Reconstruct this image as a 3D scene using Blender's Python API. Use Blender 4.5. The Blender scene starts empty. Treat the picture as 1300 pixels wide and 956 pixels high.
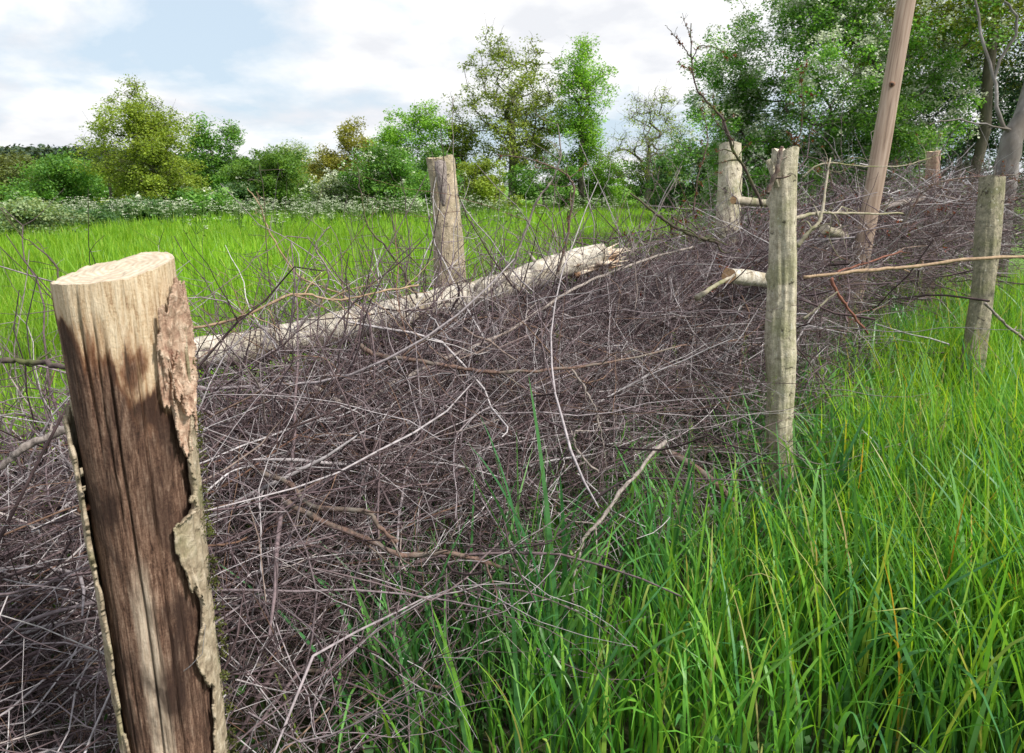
import bpy, math, random
import numpy as np
from mathutils import Vector
R = math.radians
C = bpy.context.scene.collection
random.seed(7)

# ------------------------------------------------------------ camera, sky, sun
CH, PITCH, F = 1.45, R(12.9), 867.0
cam = bpy.data.cameras.new('camera'); camo = bpy.data.objects.new('camera', cam); C.objects.link(camo)
cam.sensor_width = 36; cam.lens = 36 * F / 1300; cam.shift_y = -44.5 / 1300
camo.location = (0, 0, CH); camo.rotation_euler = (R(90) - PITCH, 0, 0)
cam.clip_start = 0.05; cam.clip_end = 5000
cam.dof.use_dof = True; cam.dof.focus_distance = 1.9; cam.dof.aperture_fstop = 13
sc = bpy.context.scene; sc.camera = camo
vs = sc.view_settings; vs.view_transform = 'Standard'; vs.look = 'None'; vs.gamma = 1; vs.use_curve_mapping = False
vs.exposure = 0.86
sc.render.engine = 'CYCLES'
sc.cycles.max_bounces = 7; sc.cycles.transparent_max_bounces = 4; sc.cycles.diffuse_bounces = 4

SUN_EL, SUN_AZ = R(50), R(118)          # azimuth measured from +Y towards +X
w = bpy.data.worlds.new('World'); sc.world = w; w.use_nodes = True
nt = w.node_tree; nt.nodes.clear()
def N(t, **k):
    n = nt.nodes.new(t)
    for a, b in k.items(): setattr(n, a, b)
    return n
L = nt.links.new
sky = N('ShaderNodeTexSky', sky_type='NISHITA', sun_disc=False, sun_elevation=SUN_EL, sun_rotation=SUN_AZ)
sky.air_density = 1.0; sky.dust_density = 2.0
tc = N('ShaderNodeTexCoord'); sep = N('ShaderNodeSeparateXYZ'); L(tc.outputs['Generated'], sep.inputs[0])
zc = N('ShaderNodeMath', operation='MAXIMUM'); zc.inputs[1].default_value = 0.0; L(sep.outputs[2], zc.inputs[0])
za = N('ShaderNodeMath', operation='ADD'); za.inputs[1].default_value = 0.30; L(zc.outputs[0], za.inputs[0])
dv = N('ShaderNodeVectorMath', operation='DIVIDE'); L(tc.outputs['Generated'], dv.inputs[0])
cb = N('ShaderNodeCombineXYZ'); L(za.outputs[0], cb.inputs[0]); L(za.outputs[0], cb.inputs[1]); cb.inputs[2].default_value = 1.0
L(cb.outputs[0], dv.inputs[1])
n1 = N('ShaderNodeTexNoise'); n1.inputs['Scale'].default_value = 1.15; n1.inputs['Detail'].default_value = 9; n1.inputs['Roughness'].default_value = 0.55
n1.inputs['Distortion'].default_value = 0.25
mp = N('ShaderNodeMapping'); mp.inputs['Location'].default_value = (3.1, 7.4, 0); L(dv.outputs[0], mp.inputs[0]); L(mp.outputs[0], n1.inputs['Vector'])
cr = N('ShaderNodeValToRGB'); cr.color_ramp.elements[0].position = 0.41; cr.color_ramp.elements[1].position = 0.51; L(n1.outputs[0], cr.inputs[0])
n2 = N('ShaderNodeTexNoise'); n2.inputs['Scale'].default_value = 3.2; n2.inputs['Detail'].default_value = 8; n2.inputs['Roughness'].default_value = 0.5
mp2 = N('ShaderNodeMapping'); mp2.inputs['Location'].default_value = (13.0, 1.7, 2); L(dv.outputs[0], mp2.inputs[0]); L(mp2.outputs[0], n2.inputs['Vector'])
cr2 = N('ShaderNodeValToRGB'); cr2.color_ramp.elements[0].position = 0.40; cr2.color_ramp.elements[1].position = 0.56
cr2.color_ramp.elements[0].color = (4.85, 4.95, 5.2, 1); cr2.color_ramp.elements[1].color = (6.1, 6.1, 6.1, 1); L(n2.outputs[0], cr2.inputs[0])
skl = N('ShaderNodeMix', data_type='RGBA'); skl.inputs[0].default_value = 0.85; L(sky.outputs[0], skl.inputs[6]); skl.inputs[7].default_value = (3.75, 4.5, 5.2, 1)
mx = N('ShaderNodeMix', data_type='RGBA'); L(cr.outputs[0], mx.inputs[0]); L(skl.outputs[2], mx.inputs[6]); L(cr2.outputs[0], mx.inputs[7])
bg = N('ShaderNodeBackground'); bg.inputs[1].default_value = 0.10; L(mx.outputs[2], bg.inputs[0])
ow = N('ShaderNodeOutputWorld'); L(bg.outputs[0], ow.inputs[0])

sl = bpy.data.lights.new('sun', 'SUN'); sl.energy = 3.4; sl.angle = R(6); sl.color = (1.0, 0.95, 0.87)
so = bpy.data.objects.new('sun', sl); C.objects.link(so)
sdir = Vector((math.sin(SUN_AZ) * math.cos(SUN_EL), math.cos(SUN_AZ) * math.cos(SUN_EL), math.sin(SUN_EL)))
so.rotation_euler = sdir.to_track_quat('Z', 'Y').to_euler()

# ------------------------------------------------------------ helpers
def P(px, py, Y):
    """point of the place seen at photo pixel (px, py), Y metres ahead"""
    v = (433.5 - py) / F; u = (px - 650) / F
    dy = math.cos(PITCH) + v * math.sin(PITCH); dz = -math.sin(PITCH) + v * math.cos(PITCH)
    t = Y / dy
    return np.array((u * t, Y, CH + dz * t))
def _hash(i, j, k, s):
    h = (i.astype(np.int64) * 374761393 + j.astype(np.int64) * 668265263 + k.astype(np.int64) * 2147483647 + s * 1274126177) & 0xffffffff
    h = ((h ^ (h >> 13)) * 1274126177) & 0xffffffff
    h = (h ^ (h >> 16)) & 0xffffffff
    return h / 4294967295.0
def vnoise(p, s=0):
    p = np.asarray(p, float); f = np.floor(p); i = f.astype(np.int64); t = p - f; t = t * t * (3 - 2 * t)
    r = 0
    for a in (0, 1):
        for b in (0, 1):
            for c in (0, 1):
                wgt = (t[..., 0] if a else 1 - t[..., 0]) * (t[..., 1] if b else 1 - t[..., 1]) * (t[..., 2] if c else 1 - t[..., 2])
                r = r + wgt * _hash(i[..., 0] + a, i[..., 1] + b, i[..., 2] + c, s)
    return r * 2 - 1
def fbm(p, o=4, s=0):
    p = np.asarray(p, float); r = 0; a = 1.0; t = 0
    for k in range(o):
        r = r + a * vnoise(p, s + k * 17); t += a; a *= 0.5; p = p * 2.03 + 5.1
    return r / t
def norm(v): return v / np.maximum(np.linalg.norm(v, axis=-1, keepdims=True), 1e-9)

def mesh_np(name, V, Fq, mat, parent=None, smooth=False, tris=None):
    m = bpy.data.meshes.new(name); V = np.asarray(V, np.float32); Fq = np.asarray(Fq, np.int32)
    k = Fq.shape[1]; nf = len(Fq)
    m.vertices.add(len(V)); m.vertices.foreach_set('co', V.ravel())
    loops = Fq.ravel(); starts = np.arange(nf) * k; tot = np.full(nf, k)
    if tris is not None and len(tris):
        tris = np.asarray(tris, np.int32)
        starts = np.concatenate([starts, nf * k + np.arange(len(tris)) * 3]); tot = np.concatenate([tot, np.full(len(tris), 3)])
        loops = np.concatenate([loops, tris.ravel()])
    m.loops.add(len(loops)); m.loops.foreach_set('vertex_index', loops)
    m.polygons.add(len(starts)); m.polygons.foreach_set('loop_start', starts.astype(np.int32)); m.polygons.foreach_set('loop_total', tot.astype(np.int32))
    m.update(calc_edges=True); m.validate()
    if smooth: m.polygons.foreach_set('use_smooth', np.ones(len(m.polygons), bool))
    m.materials.append(mat)
    o = bpy.data.objects.new(name, m); C.objects.link(o)
    if parent: o.parent = parent
    return o
class MB:
    def __init__(s): s.V = []; s.F = []; s.T = []; s.n = 0
    def add(s, V, Fq=None, T=None):
        s.V.append(np.asarray(V, float).reshape(-1, 3))
        if Fq is not None and len(Fq): s.F.append(np.asarray(Fq) + s.n)
        if T is not None and len(T): s.T.append(np.asarray(T) + s.n)
        s.n += len(s.V[-1])
    def build(s, name, mat, parent=None, smooth=False, off=None):
        V = np.concatenate(s.V)
        if off is not None: V = V - np.asarray(off)
        Fq = np.concatenate(s.F) if s.F else np.zeros((0, 4), int)
        return mesh_np(name, V, Fq, mat, parent, smooth, np.concatenate(s.T) if s.T else None)
def tag(o, label=None, cat=None, group=None, kind=None):
    if label: o['label'] = label
    if cat: o['category'] = cat
    if group: o['group'] = group
    if kind: o['kind'] = kind
    return o
def empty(name, loc):
    o = bpy.data.objects.new(name, None); C.objects.link(o); o.location = tuple(loc); o.empty_display_size = .1; return o

def tubes(Pt, Rd, sides=4, cap=False):
    """Pt (N,n,3) polylines, Rd (N,n) radii -> verts, quads"""
    Pt = np.asarray(Pt, float); Nn, n, _ = Pt.shape; Rd = np.broadcast_to(Rd, (Nn, n))
    T = norm(np.gradient(Pt, axis=1)); main = np.abs(Pt[:, -1] - Pt[:, 0])
    ref = np.zeros((Nn, 3)); ref[np.arange(Nn), np.argmin(main, axis=1)] = 1
    U = norm(np.cross(T, ref[:, None, :])); W = np.cross(T, U)
    a = np.arange(sides) * 2 * np.pi / sides
    V = Pt[:, :, None, :] + Rd[:, :, None, None] * (np.cos(a)[None, None, :, None] * U[:, :, None, :] + np.sin(a)[None, None, :, None] * W[:, :, None, :])
    i = np.arange(Nn)[:, None, None] * n * sides + np.arange(n - 1)[None, :, None] * sides
    j = np.arange(sides)[None, None, :]; j2 = (j + 1) % sides
    Q = np.stack([i + j, i + j2, i + sides + j2, i + sides + j], -1).reshape(-1, 4)
    V = V.reshape(-1, 3)
    if cap:
        c0 = np.arange(Nn) * n * sides; T3 = []
        extra = []; b = len(V)
        for q in range(Nn):
            for e, s0, fl in ((0, c0[q], 1), (n - 1, c0[q] + (n - 1) * sides, 0)):
                extra.append(Pt[q, e]); ci = b + len(extra) - 1
                for s_ in range(sides):
                    x, y = s0 + s_, s0 + (s_ + 1) % sides
                    T3.append((ci, y, x) if fl else (ci, x, y))
        V = np.concatenate([V, np.array(extra)])
        return V, Q, np.array(T3)
    return V, Q, None
def walk(start, d, length, n, sig, rng, grav=0.0, kink=0.0):
    """vectorised wandering polylines"""
    Nn = len(start); d = norm(d); pts = [start]; step = (length / (n - 1))[:, None]
    bend = rng.normal(0, sig * .5, (Nn, 3))
    for k in range(n - 1):
        d = norm(d + rng.normal(0, sig, (Nn, 3)) + bend + np.array((0, 0, -grav)))
        if kink: d = norm(d + (rng.random((Nn, 1)) < .25) * rng.normal(0, kink, (Nn, 3)))
        pts.append(pts[-1] + d * step)
    return np.stack(pts, 1)
def shoots(Pt, Rd, k, lf, n, sig, rng, spread=(35, 75), rf=.6, grav=0.0):
    """k side shoots per polyline"""
    Nn, m, _ = Pt.shape
    idx = rng.integers(max(1, m // 6), m - 1, (Nn, k)); q = np.arange(Nn)[:, None]
    s = Pt[q, idx].reshape(-1, 3); t = norm((Pt[q, idx + 1] - Pt[q, idx - 1])).reshape(-1, 3)
    L0 = np.linalg.norm(np.diff(Pt, axis=1), axis=2).sum(1)
    a = np.radians(rng.uniform(*spread, len(s)))[:, None]
    per = norm(np.cross(t, rng.normal(0, 1, (len(s), 3))))
    d = t * np.cos(a) + per * np.sin(a)
    ln = (np.repeat(L0, k) * rng.uniform(.4, 1.0, len(s)) * lf)
    r0 = (Rd[q, idx].reshape(-1) * rf)
    c = walk(s, d, ln, n, sig, rng, grav)
    rr = r0[:, None] * np.linspace(1, .35, n)[None]
    return c, rr
def leaves(cen, size, rng, up=0.5, aspect=.62, fold=.15):
    n = len(cen); nrm = rng.normal(0, 1, (n, 3)); nrm[:, 2] = np.abs(nrm[:, 2]) + up; nrm = norm(nrm)
    a = norm(np.cross(nrm, rng.normal(0, 1, (n, 3)))); b = np.cross(nrm, a)
    s = (size * rng.uniform(.6, 1.25, n))[:, None]
    V = np.stack([cen - a * s * .5, cen + b * s * .5 * aspect + nrm * s * fold, cen + a * s * .5, cen - b * s * .5 * aspect + nrm * s * fold], 1)
    return V.reshape(-1, 3), np.arange(n * 4).reshape(-1, 4)

# ------------------------------------------------------------ materials
def newmat(name):
    m = bpy.data.materials.new(name); m.use_nodes = True; n = m.node_tree; n.nodes.clear(); return m, n
class NT:
    def __init__(s, name): s.m, s.t = newmat(name)
    def n(s, t, ins=None, **k):
        x = s.t.nodes.new(t)
        for a, b in k.items(): setattr(x, a, b)
        for a, b in (ins or {}).items():
            if isinstance(b, tuple) and len(b) == 2 and hasattr(b[0], 'outputs'): s.t.links.new(b[0].outputs[b[1]], x.inputs[a])
            elif hasattr(b, 'outputs'): s.t.links.new(b.outputs[0], x.inputs[a])
            else: x.inputs[a].default_value = b
        return x
    def ramp(s, fac, stops, interp='LINEAR'):
        r = s.n('ShaderNodeValToRGB', {0: fac}); e = r.color_ramp.elements; r.color_ramp.interpolation = interp
        while len(e) < len(stops): e.new(.5)
        for el, (p, c) in zip(e, stops): el.position = p; el.color = (*c, 1) if len(c) == 3 else c
        return r
    def noise(s, vec, scale, detail=5, rough=.55, dist=0): return s.n('ShaderNodeTexNoise', {'Vector': vec, 'Scale': scale, 'Detail': detail, 'Roughness': rough, 'Distortion': dist})
    def mix(s, f, a, b, mode='MIX'):
        x = s.n('ShaderNodeMix', data_type='RGBA', blend_type=mode)
        for i, v in ((0, f), (6, a), (7, b)):
            if isinstance(v, tuple) and hasattr(v[0], 'outputs'): s.t.links.new(v[0].outputs[v[1]], x.inputs[i])
            elif hasattr(v, 'outputs'): s.t.links.new(v.outputs[2] if v.bl_idname == 'ShaderNodeMix' else v.outputs[0], x.inputs[i])
            elif isinstance(v, tuple): x.inputs[i].default_value = (*v, 1)
            else: x.inputs[i].default_value = v
        return x
    def math(s, op, a, b=0.0, c=None):
        x = s.n('ShaderNodeMath', operation=op)
        for i, v in ((0, a), (1, b), (2, c)):
            if v is None: continue
            if isinstance(v, tuple): s.t.links.new(v[0].outputs[v[1]], x.inputs[i])
            elif hasattr(v, 'outputs'): s.t.links.new(v.outputs[0], x.inputs[i])
            else: x.inputs[i].default_value = v
        return x
    def out(s, sh): o = s.n('ShaderNodeOutputMaterial'); s.t.links.new(sh.outputs[0], o.inputs[0]); return s.m
    def finish(s, col, rough=.8, bump=None, bd=.01, spec=.3):
        p = s.n('ShaderNodeBsdfPrincipled', {'Roughness': rough, 'Specular IOR Level': spec})
        s.t.links.new(col.outputs[2] if col.bl_idname == 'ShaderNodeMix' else col.outputs[0], p.inputs['Base Color'])
        if bump is not None:
            b = s.n('ShaderNodeBump', {'Distance': bd, 'Strength': 1.0}); s.t.links.new(bump.outputs[0], b.inputs['Height']); s.t.links.new(b.outputs[0], p.inputs['Normal'])
        return s.out(p)

def foliage(name, stops, nscale=.5, trans=.35, dark=.65, rough=.55, tint=(1.25, 1.15, .6), gain=1.0):
    s = NT(name); g = s.n('ShaderNodeNewGeometry'); tcn = s.n('ShaderNodeTexCoord')
    r = s.ramp((g, 'Random Per Island'), [(p_, tuple(min(.85, c_ * gain) for c_ in k_)) for p_, k_ in stops])
    nz = s.noise((tcn, 'Object'), nscale, 3)
    nr = s.ramp(nz, [(.35, (dark, dark, dark)), (.65, (1.15, 1.15, 1.1))])
    c = s.mix(1.0, r, nr, 'MULTIPLY')
    tcl = s.mix(1.0, c, tint, 'MULTIPLY')
    d = s.n('ShaderNodeBsdfPrincipled', {'Roughness': rough, 'Specular IOR Level': .35}); s.t.links.new(c.outputs[2], d.inputs['Base Color'])
    tr = s.n('ShaderNodeBsdfTranslucent'); s.t.links.new(tcl.outputs[2], tr.inputs[0])
    mxs = s.n('ShaderNodeMixShader', {0: trans}); s.t.links.new(d.outputs[0], mxs.inputs[1]); s.t.links.new(tr.outputs[0], mxs.inputs[2])
    return s.out(mxs)
def barkmat(name, c1, c2, c3=None, scale=30, stretch=.25, island=False, bd=.004, spec=.2, rough=.85):
    s = NT(name); tcn = s.n('ShaderNodeTexCoord'); mpn = s.n('ShaderNodeMapping', {'Vector': (tcn, 'Object'), 'Scale': (1, 1, stretch)})
    nz = s.noise(mpn, scale, 7, .62, .3)
    base = s.ramp(nz, [(.32, c1), (.62, c2)])
    if c3:
        n2_ = s.noise((tcn, 'Object'), scale * .16, 4); f = s.ramp(n2_, [(.45, (0, 0, 0)), (.62, (1, 1, 1))]); base = s.mix(f, base, c3)
    if island:
        g = s.n('ShaderNodeNewGeometry'); r = s.ramp((g, 'Random Per Island'), island); base = s.mix(1.0, base, r, 'MULTIPLY')
    return s.finish(base, rough, nz, bd, spec)

M = {}
M['twig'] = barkmat('twig_bark', (.5, .5, .5), (1, 1, 1), None, 60, 1, island=[(0, (.055, .036, .036)), (.22, (.11, .075, .078)), (.42, (.20, .15, .158)), (.58, (.13, .09, .10)), (.74, (.31, .265, .28)), (.92, (.56, .53, .54)), (.96, (.24, .155, .11)), (1, (.17, .09, .065))], bd=.001)
M['branch_grey'] = barkmat('grey_branch_bark', (.10, .082, .075), (.33, .285, .26), None, 110, .5, bd=.003)
M['branch_brown'] = barkmat('brown_branch_bark', (.05, .032, .028), (.19, .12, .095), (.16, .14, .12), 110, .5, bd=.003)
M['branch_pale'] = barkmat('pale_branch_bark', (.20, .17, .12), (.38, .34, .27), (.2, .2, .1), 45, 1, bd=.0015)
M['branch_red'] = barkmat('red_branch_bark', (.12, .05, .035), (.25, .11, .08), None, 45, 1, bd=.001)
M['branch_tan'] = barkmat('tan_branch_bark', (.21, .14, .09), (.40, .29, .19), None, 45, 1, bd=.001)
M['branch_dark'] = barkmat('dark_branch_bark', (.035, .026, .025), (.12, .09, .085), (.09, .10, .04), 60, 1, bd=.0015)
M['bud'] = foliage('red_buds', [(0, (.16, .02, .01)), (.6, (.22, .05, .02)), (1, (.08, .12, .02))], 5)

M['tree_bark'] = barkmat('tree_bark', (.05, .045, .035), (.16, .14, .11), None, 6, .3, bd=.02)
M['trunk_grey'] = barkmat('grey_trunk_bark', (.11, .10, .095), (.27, .25, .24), (.14, .12, .10), 9, .5, bd=.01)
M['moss'] = foliage('moss', [(0, (.06, .08, .015)), (1, (.12, .13, .03))], 9)
M['bark_in'] = barkmat('inner_bark', (.12, .05, .03), (.30, .15, .09), None, 50, .2)

def endgrain(name, c1, c2, centre=(0, 0, 0), rs=60):
    s = NT(name); tcn = s.n('ShaderNodeTexCoord')
    v = s.n('ShaderNodeTexWave', {'Vector': (tcn, 'Object'), 'Scale': rs, 'Distortion': 2.5, 'Detail': 2, 'Detail Scale': 1.5}, wave_type='RINGS', rings_direction='Z')
    r = s.ramp(v, [(0, c1), (1, c2)]); nz = s.noise((tcn, 'Object'), 25, 5)
    c = s.mix(s.ramp(nz, [(.4, (0, 0, 0)), (.75, (.7, .7, .7))]), r, tuple(x * .72 for x in c1)); return s.finish(c, .8, nz, .002)
M['cut'] = endgrain('sawn_end_grain', (.50, .38, .25), (.66, .53, .38))
M['cut_pale'] = endgrain('weathered_end_grain', (.50, .43, .33), (.66, .58, .46), rs=40)
M['cut_orange'] = endgrain('fresh_end_grain', (.48, .28, .14), (.64, .42, .24), rs=40)
M['torn'] = barkmat('torn_wood', (.42, .33, .24), (.74, .66, .56), (.34, .2, .12), 60, .3, bd=.003)

def plankmat(name='sawn_timber'):
    s = NT(name); tcn = s.n('ShaderNodeTexCoord'); mpn = s.n('ShaderNodeMapping', {'Vector': (tcn, 'Object'), 'Scale': (1, 1, .04)})
    nz = s.noise(mpn, 60, 6, .6, .5); n2_ = s.noise((tcn, 'Object'), 3, 3)
    c = s.ramp(nz, [(.3, (.17, .12, .09)), (.45, (.36, .26, .20)), (.6, (.46, .35, .28)), (.75, (.52, .42, .34))])
    return s.finish(s.mix(s.ramp(n2_, [(.4, (0, 0, 0)), (.8, (.5, .5, .5))]), c, (.32, .22, .16)), .75, nz, .001)
M['timber'] = plankmat()

GR = [(0, (.035, .12, .022)), (.3, (.06, .19, .028)), (.6, (.10, .25, .03)), (.85, (.15, .30, .035)), (.94, (.20, .30, .05)), (1, (.36, .29, .15))]
M['grass'] = foliage('tall_grass_blades', GR, .9, .45, .7, .42, gain=1.5)
M['grass_wide'] = foliage('wide_grass_blades', [(0, (.035, .13, .045)), (.5, (.07, .20, .06)), (1, (.13, .28, .07))], 1.5, .38, .75, .36, gain=1.45)
M['grass_sun'] = foliage('sunlit_tint_blades', [(0, (.09, .24, .02)), (.5, (.17, .35, .025)), (.93, (.27, .44, .035)), (1, (.46, .26, .05))], 1.2, .48, .85, .42, gain=1.2)  # sunlit look of the right-hand grass painted into the blade colour
M['field'] = foliage('meadow_blades', [(0, (.11, .25, .018)), (.5, (.18, .36, .025)), (.9, (.27, .45, .035)), (1, (.34, .42, .08))], .3, .5, .76, .5, gain=1.18)
M['weed'] = foliage('weed_leaves', [(0, (.02, .07, .015)), (1, (.06, .15, .03))], 4, .3)
M['umbel'] = foliage('white_umbels', [(0, (.42, .48, .32)), (1, (.78, .80, .70))], 3, .3, .9, tint=(1, 1, .9))
M['parsley'] = foliage('parsley_stems', [(0, (.08, .17, .03)), (1, (.16, .27, .06))], 3, .3)

def groundmat():
    s = NT('ground_soil'); tcn = s.n('ShaderNodeTexCoord'); a = s.noise((tcn, 'Object'), 2.5, 6); b = s.noise((tcn, 'Object'), .06, 3)
    c = s.ramp(a, [(.35, (.025, .022, .012)), (.6, (.05, .075, .018))]); g = s.ramp(b, [(.3, (.10, .22, .025)), (.7, (.14, .28, .035))])
    geo = s.n('ShaderNodeNewGeometry'); sp = s.n('ShaderNodeSeparateXYZ', {0: (geo, 'Position')})
    f = s.n('ShaderNodeMapRange', {'Value': (sp, 1), 'From Min': 5.0, 'From Max': 14.0})
    return s.finish(s.mix(f, c, g), .95, a, .03)
M['ground'] = groundmat()

# ------------------------------------------------------------ ground, hill
def gz(x, y):
    p = np.stack([np.asarray(x, float) * .35, np.asarray(y, float) * .35, np.zeros_like(np.asarray(x, float))], -1)
    return vnoise(p, 3) * .045
def grid(xs, ys, zf):
    X, Y_ = np.meshgrid(xs, ys); Z = zf(X, Y_); V = np.stack([X, Y_, Z], -1).reshape(-1, 3); nx, ny = len(xs), len(ys)
    i = np.arange(nx - 1)[None] + np.arange(ny - 1)[:, None] * nx
    return V, np.stack([i, i + 1, i + 1 + nx, i + nx], -1).reshape(-1, 4)
ax = np.concatenate([-np.geomspace(1800, 12, 24), np.linspace(-11, 11, 90), np.geomspace(12, 1800, 24)])
ay = np.concatenate([-np.geomspace(200, 5, 8), np.linspace(-4, 16, 90), np.geomspace(17, 2600, 28)])
V, Q = grid(ax, ay, lambda x, y: gz(x, y) * (np.hypot(x, y) < 60) - .02)
tag(mesh_np('ground', V, Q, M['ground'], smooth=True), kind='structure')
def hillz(x, y):
    r = np.exp(-((x + 560) / 330) ** 2) * np.exp(-((y - 690) / 130) ** 2) * 30
    r2 = np.exp(-((x + 330) / 160) ** 2) * np.exp(-((y - 640) / 110) ** 2) * 11
    return r + r2 + 1.5 * vnoise(np.stack([x / 60, y / 60, x * 0], -1), 9) - 1.5
V, Q = grid(np.linspace(-1300, 50, 70), np.linspace(420, 980, 40), hillz)
s_ = NT('hill_turf'); tcn_ = s_.n('ShaderNodeTexCoord'); hm = s_.finish(s_.ramp(s_.noise((tcn_, 'Object'), .02, 4), [(.4, (.035, .07, .03)), (.6, (.09, .14, .05))]), .95)
tag(mesh_np('hill', V, Q, hm, smooth=True), kind='structure')
rng = np.random.default_rng(5)
hx = rng.uniform(-1100, -150, 2600); hy = rng.uniform(540, 700, 2600)
hc = np.stack([hx, hy, hillz(hx, hy)], -1); b = MB()
for k in range(9):
    c = hc + rng.normal(0, 1, hc.shape) * (3.2, 3.2, 2.0) + (0, 0, 3.2); v, q = leaves(c, 4.2, rng, .8, .9); b.add(v, q)
M['farwood'] = foliage('far_wood_leaves', [(0, (.03, .055, .04)), (.7, (.05, .085, .045)), (1, (.11, .15, .05))], .012, .2, .6)
tag(b.build('distant_wood', M['farwood']), 'dark distant wood covering the low hill on the left horizon', 'wood', kind='stuff')

# ------------------------------------------------------------ trees
def skeleton(base, cl, trunk_top, r_tip, rng, up=.25):
    """greedy branching: every clump joins the nearest node already grown"""
    nt_ = 9; tz = np.linspace(0, 1, nt_)
    nodes = [base + (trunk_top - base) * t + (np.append(rng.normal(0, .012, 2), 0) * np.linalg.norm(trunk_top - base) * math.sin(t * 3.1)) for t in tz]
    par = [-1] + list(range(nt_ - 1)); order = np.argsort(np.linalg.norm(cl - trunk_top, axis=1) + 0.25 * np.abs(cl[:, 2] - trunk_top[2]))
    for i in order:
        A = np.array(nodes); d = A - cl[i]; cost = np.linalg.norm(d, axis=1) + np.maximum(0, d[:, 2]) * .9 + (np.arange(len(A)) < 3) * 99
        j = int(np.argmin(cost)); a = A[j]; mid = (a + cl[i]) / 2 + rng.normal(0, .07, 3) * np.linalg.norm(cl[i] - a); mid[2] -= .04 * np.linalg.norm(cl[i] - a)
        nodes.append(mid); par.append(j); nodes.append(cl[i]); par.append(len(nodes) - 2)
    nodes = np.array(nodes); wgt = np.zeros(len(nodes)); ch = [0] * len(nodes)
    for i in range(len(nodes) - 1, 0, -1):
        if ch[i] == 0: wgt[i] = 1
        wgt[par[i]] += wgt[i]; ch[par[i]] += 1
    return nodes, np.array(par), r_tip * np.power(np.maximum(wgt, 1), .5)
def tree(name, label, cat, px, topy, Y, wpx, cols, base_frac=.12, ncl=150, nleaf=60, leaf=.16, clr=.45, blobs=7, shape=(1, 1), mat=None,
         tip=.012, basez=0, bloom=0, group=None, seed=None, bark='tree_bark', taper=.0, lean=(0, 0), twigs=0, ht=None, ndepth=1.0, nscale=.5, dark=.65, up=.5, bare=0.0):
    rng = np.random.default_rng(seed if seed is not None else int(px * 7 + topy))
    x = P(px, 235, Y)[0]; top = (CH + (235 - topy) * Y / F / math.cos(PITCH)) if ht is None else ht
    base = np.array((x, Y, basez)); H = top - basez; W = wpx / F * Y / 2 / math.cos(PITCH) * 1.25
    root = empty(name, base); tag(root, label, cat, group)
    zb = H * base_frac; ch = (H - zb) / 2 * 1.08; cc = np.array((lean[0], lean[1], zb + ch))
    # big lobes, then clumps in them
    bc = []; br = []
    for k in range(blobs):
        h = -0.85 + 1.7 * (k + rng.uniform(.1, .9)) / blobs; rad = math.sqrt(max(0, 1 - h * h)) * (1 - taper * (h + 1) / 2) * rng.uniform(.3, .85)
        a = k * 2.4 + rng.uniform(-.5, .5)
        bc.append((math.cos(a) * rad * .75, math.sin(a) * rad * .75 * ndepth, h * .74)); br.append(rng.uniform(.26, .46))
    bc.append((0, 0, .62)); br.append(.38); bc.append((0, 0, -.3)); br.append(.45)
    bc = np.array(bc); br = np.array(br)
    pick = rng.integers(0, len(bc), ncl); dv_ = norm(rng.normal(0, 1, (ncl, 3))); rr = rng.random(ncl) ** (1 / 2.4)
    cl = bc[pick] + dv_ * (rr * br[pick])[:, None]
    cl = cl * (W, W, ch) + cc; cl[:, 2] = np.maximum(cl[:, 2], .12 * H * base_frac + .1)
    tt = np.array((lean[0] * .6, lean[1] * .6, zb + ch * .9))
    nd, par, rd = skeleton(np.zeros(3), cl, tt, tip, rng)
    i = np.arange(1, len(nd)); Pt = np.stack([nd[par[i]], nd[i]], 1); Rr = np.stack([np.minimum(rd[par[i]], rd[i] * 1.25), rd[i]], 1)
    b = MB(); thick = Rr[:, 1] > tip * 2.5
    v, q, _ = tubes(Pt[thick], Rr[thick], 7); b.add(v, q)
    if (~thick).any(): v, q, _ = tubes(Pt[~thick], Rr[~thick] * (1, .6), 3); b.add(v, q)
    if twigs:
        st = np.repeat(cl, twigs, 0); tw = walk(st, rng.normal(0, 1, st.shape) + (0, 0, .5), rng.uniform(.5, 1.4, len(st)) * clr * 1.3, 5, .2, rng)
        v, q, _ = tubes(tw, np.linspace(tip * .6, tip * .2, 5)[None] * np.ones((len(tw), 1)), 3); b.add(v, q)
    b.build('trunk', M[bark], root, smooth=True)
    keep = rng.random(ncl) >= bare; cl2 = cl[keep]
    cs = clr * rng.uniform(.6, 1.35, len(cl2))
    n_each = (nleaf * 1.45 * rng.uniform(.5, 1.4, len(cl2))).astype(int); idx = np.repeat(np.arange(len(cl2)), n_each)
    d = norm(rng.normal(0, 1, (len(idx), 3))) * (rng.random(len(idx)) ** .45)[:, None]
    pos = cl2[idx] + d * cs[idx][:, None] * (1.1, 1.1, .72); pos[:, 2] = np.maximum(pos[:, 2], .05)
    v, q = leaves(pos, leaf * .82, rng, up + .35)
    mm = mat or foliage(name + '_leaves', cols, nscale, .42, max(dark, .72), gain=2.2)
    mesh_np('crown', v, q, mm, root)
    if bloom:
        nb = int(len(cl2) * bloom * .6); bi = rng.integers(0, len(cl2), nb); u_ = norm(rng.normal(0, 1, (nb, 3)) + (0, 0, .9)); sp = cl2[bi] + u_ * cs[bi][:, None] * 1.02
        pb = np.repeat(sp, 9, 0) + rng.normal(0, clr * .14, (nb * 9, 3)); v, q = leaves(pb, leaf * .62, rng, .8, .95); mesh_np('blossom', v, q, M['umbel'], root)
    return root
OL = [(0, (.065, .10, .015)), (.5, (.115, .165, .022)), (1, (.17, .22, .035))]
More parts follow.
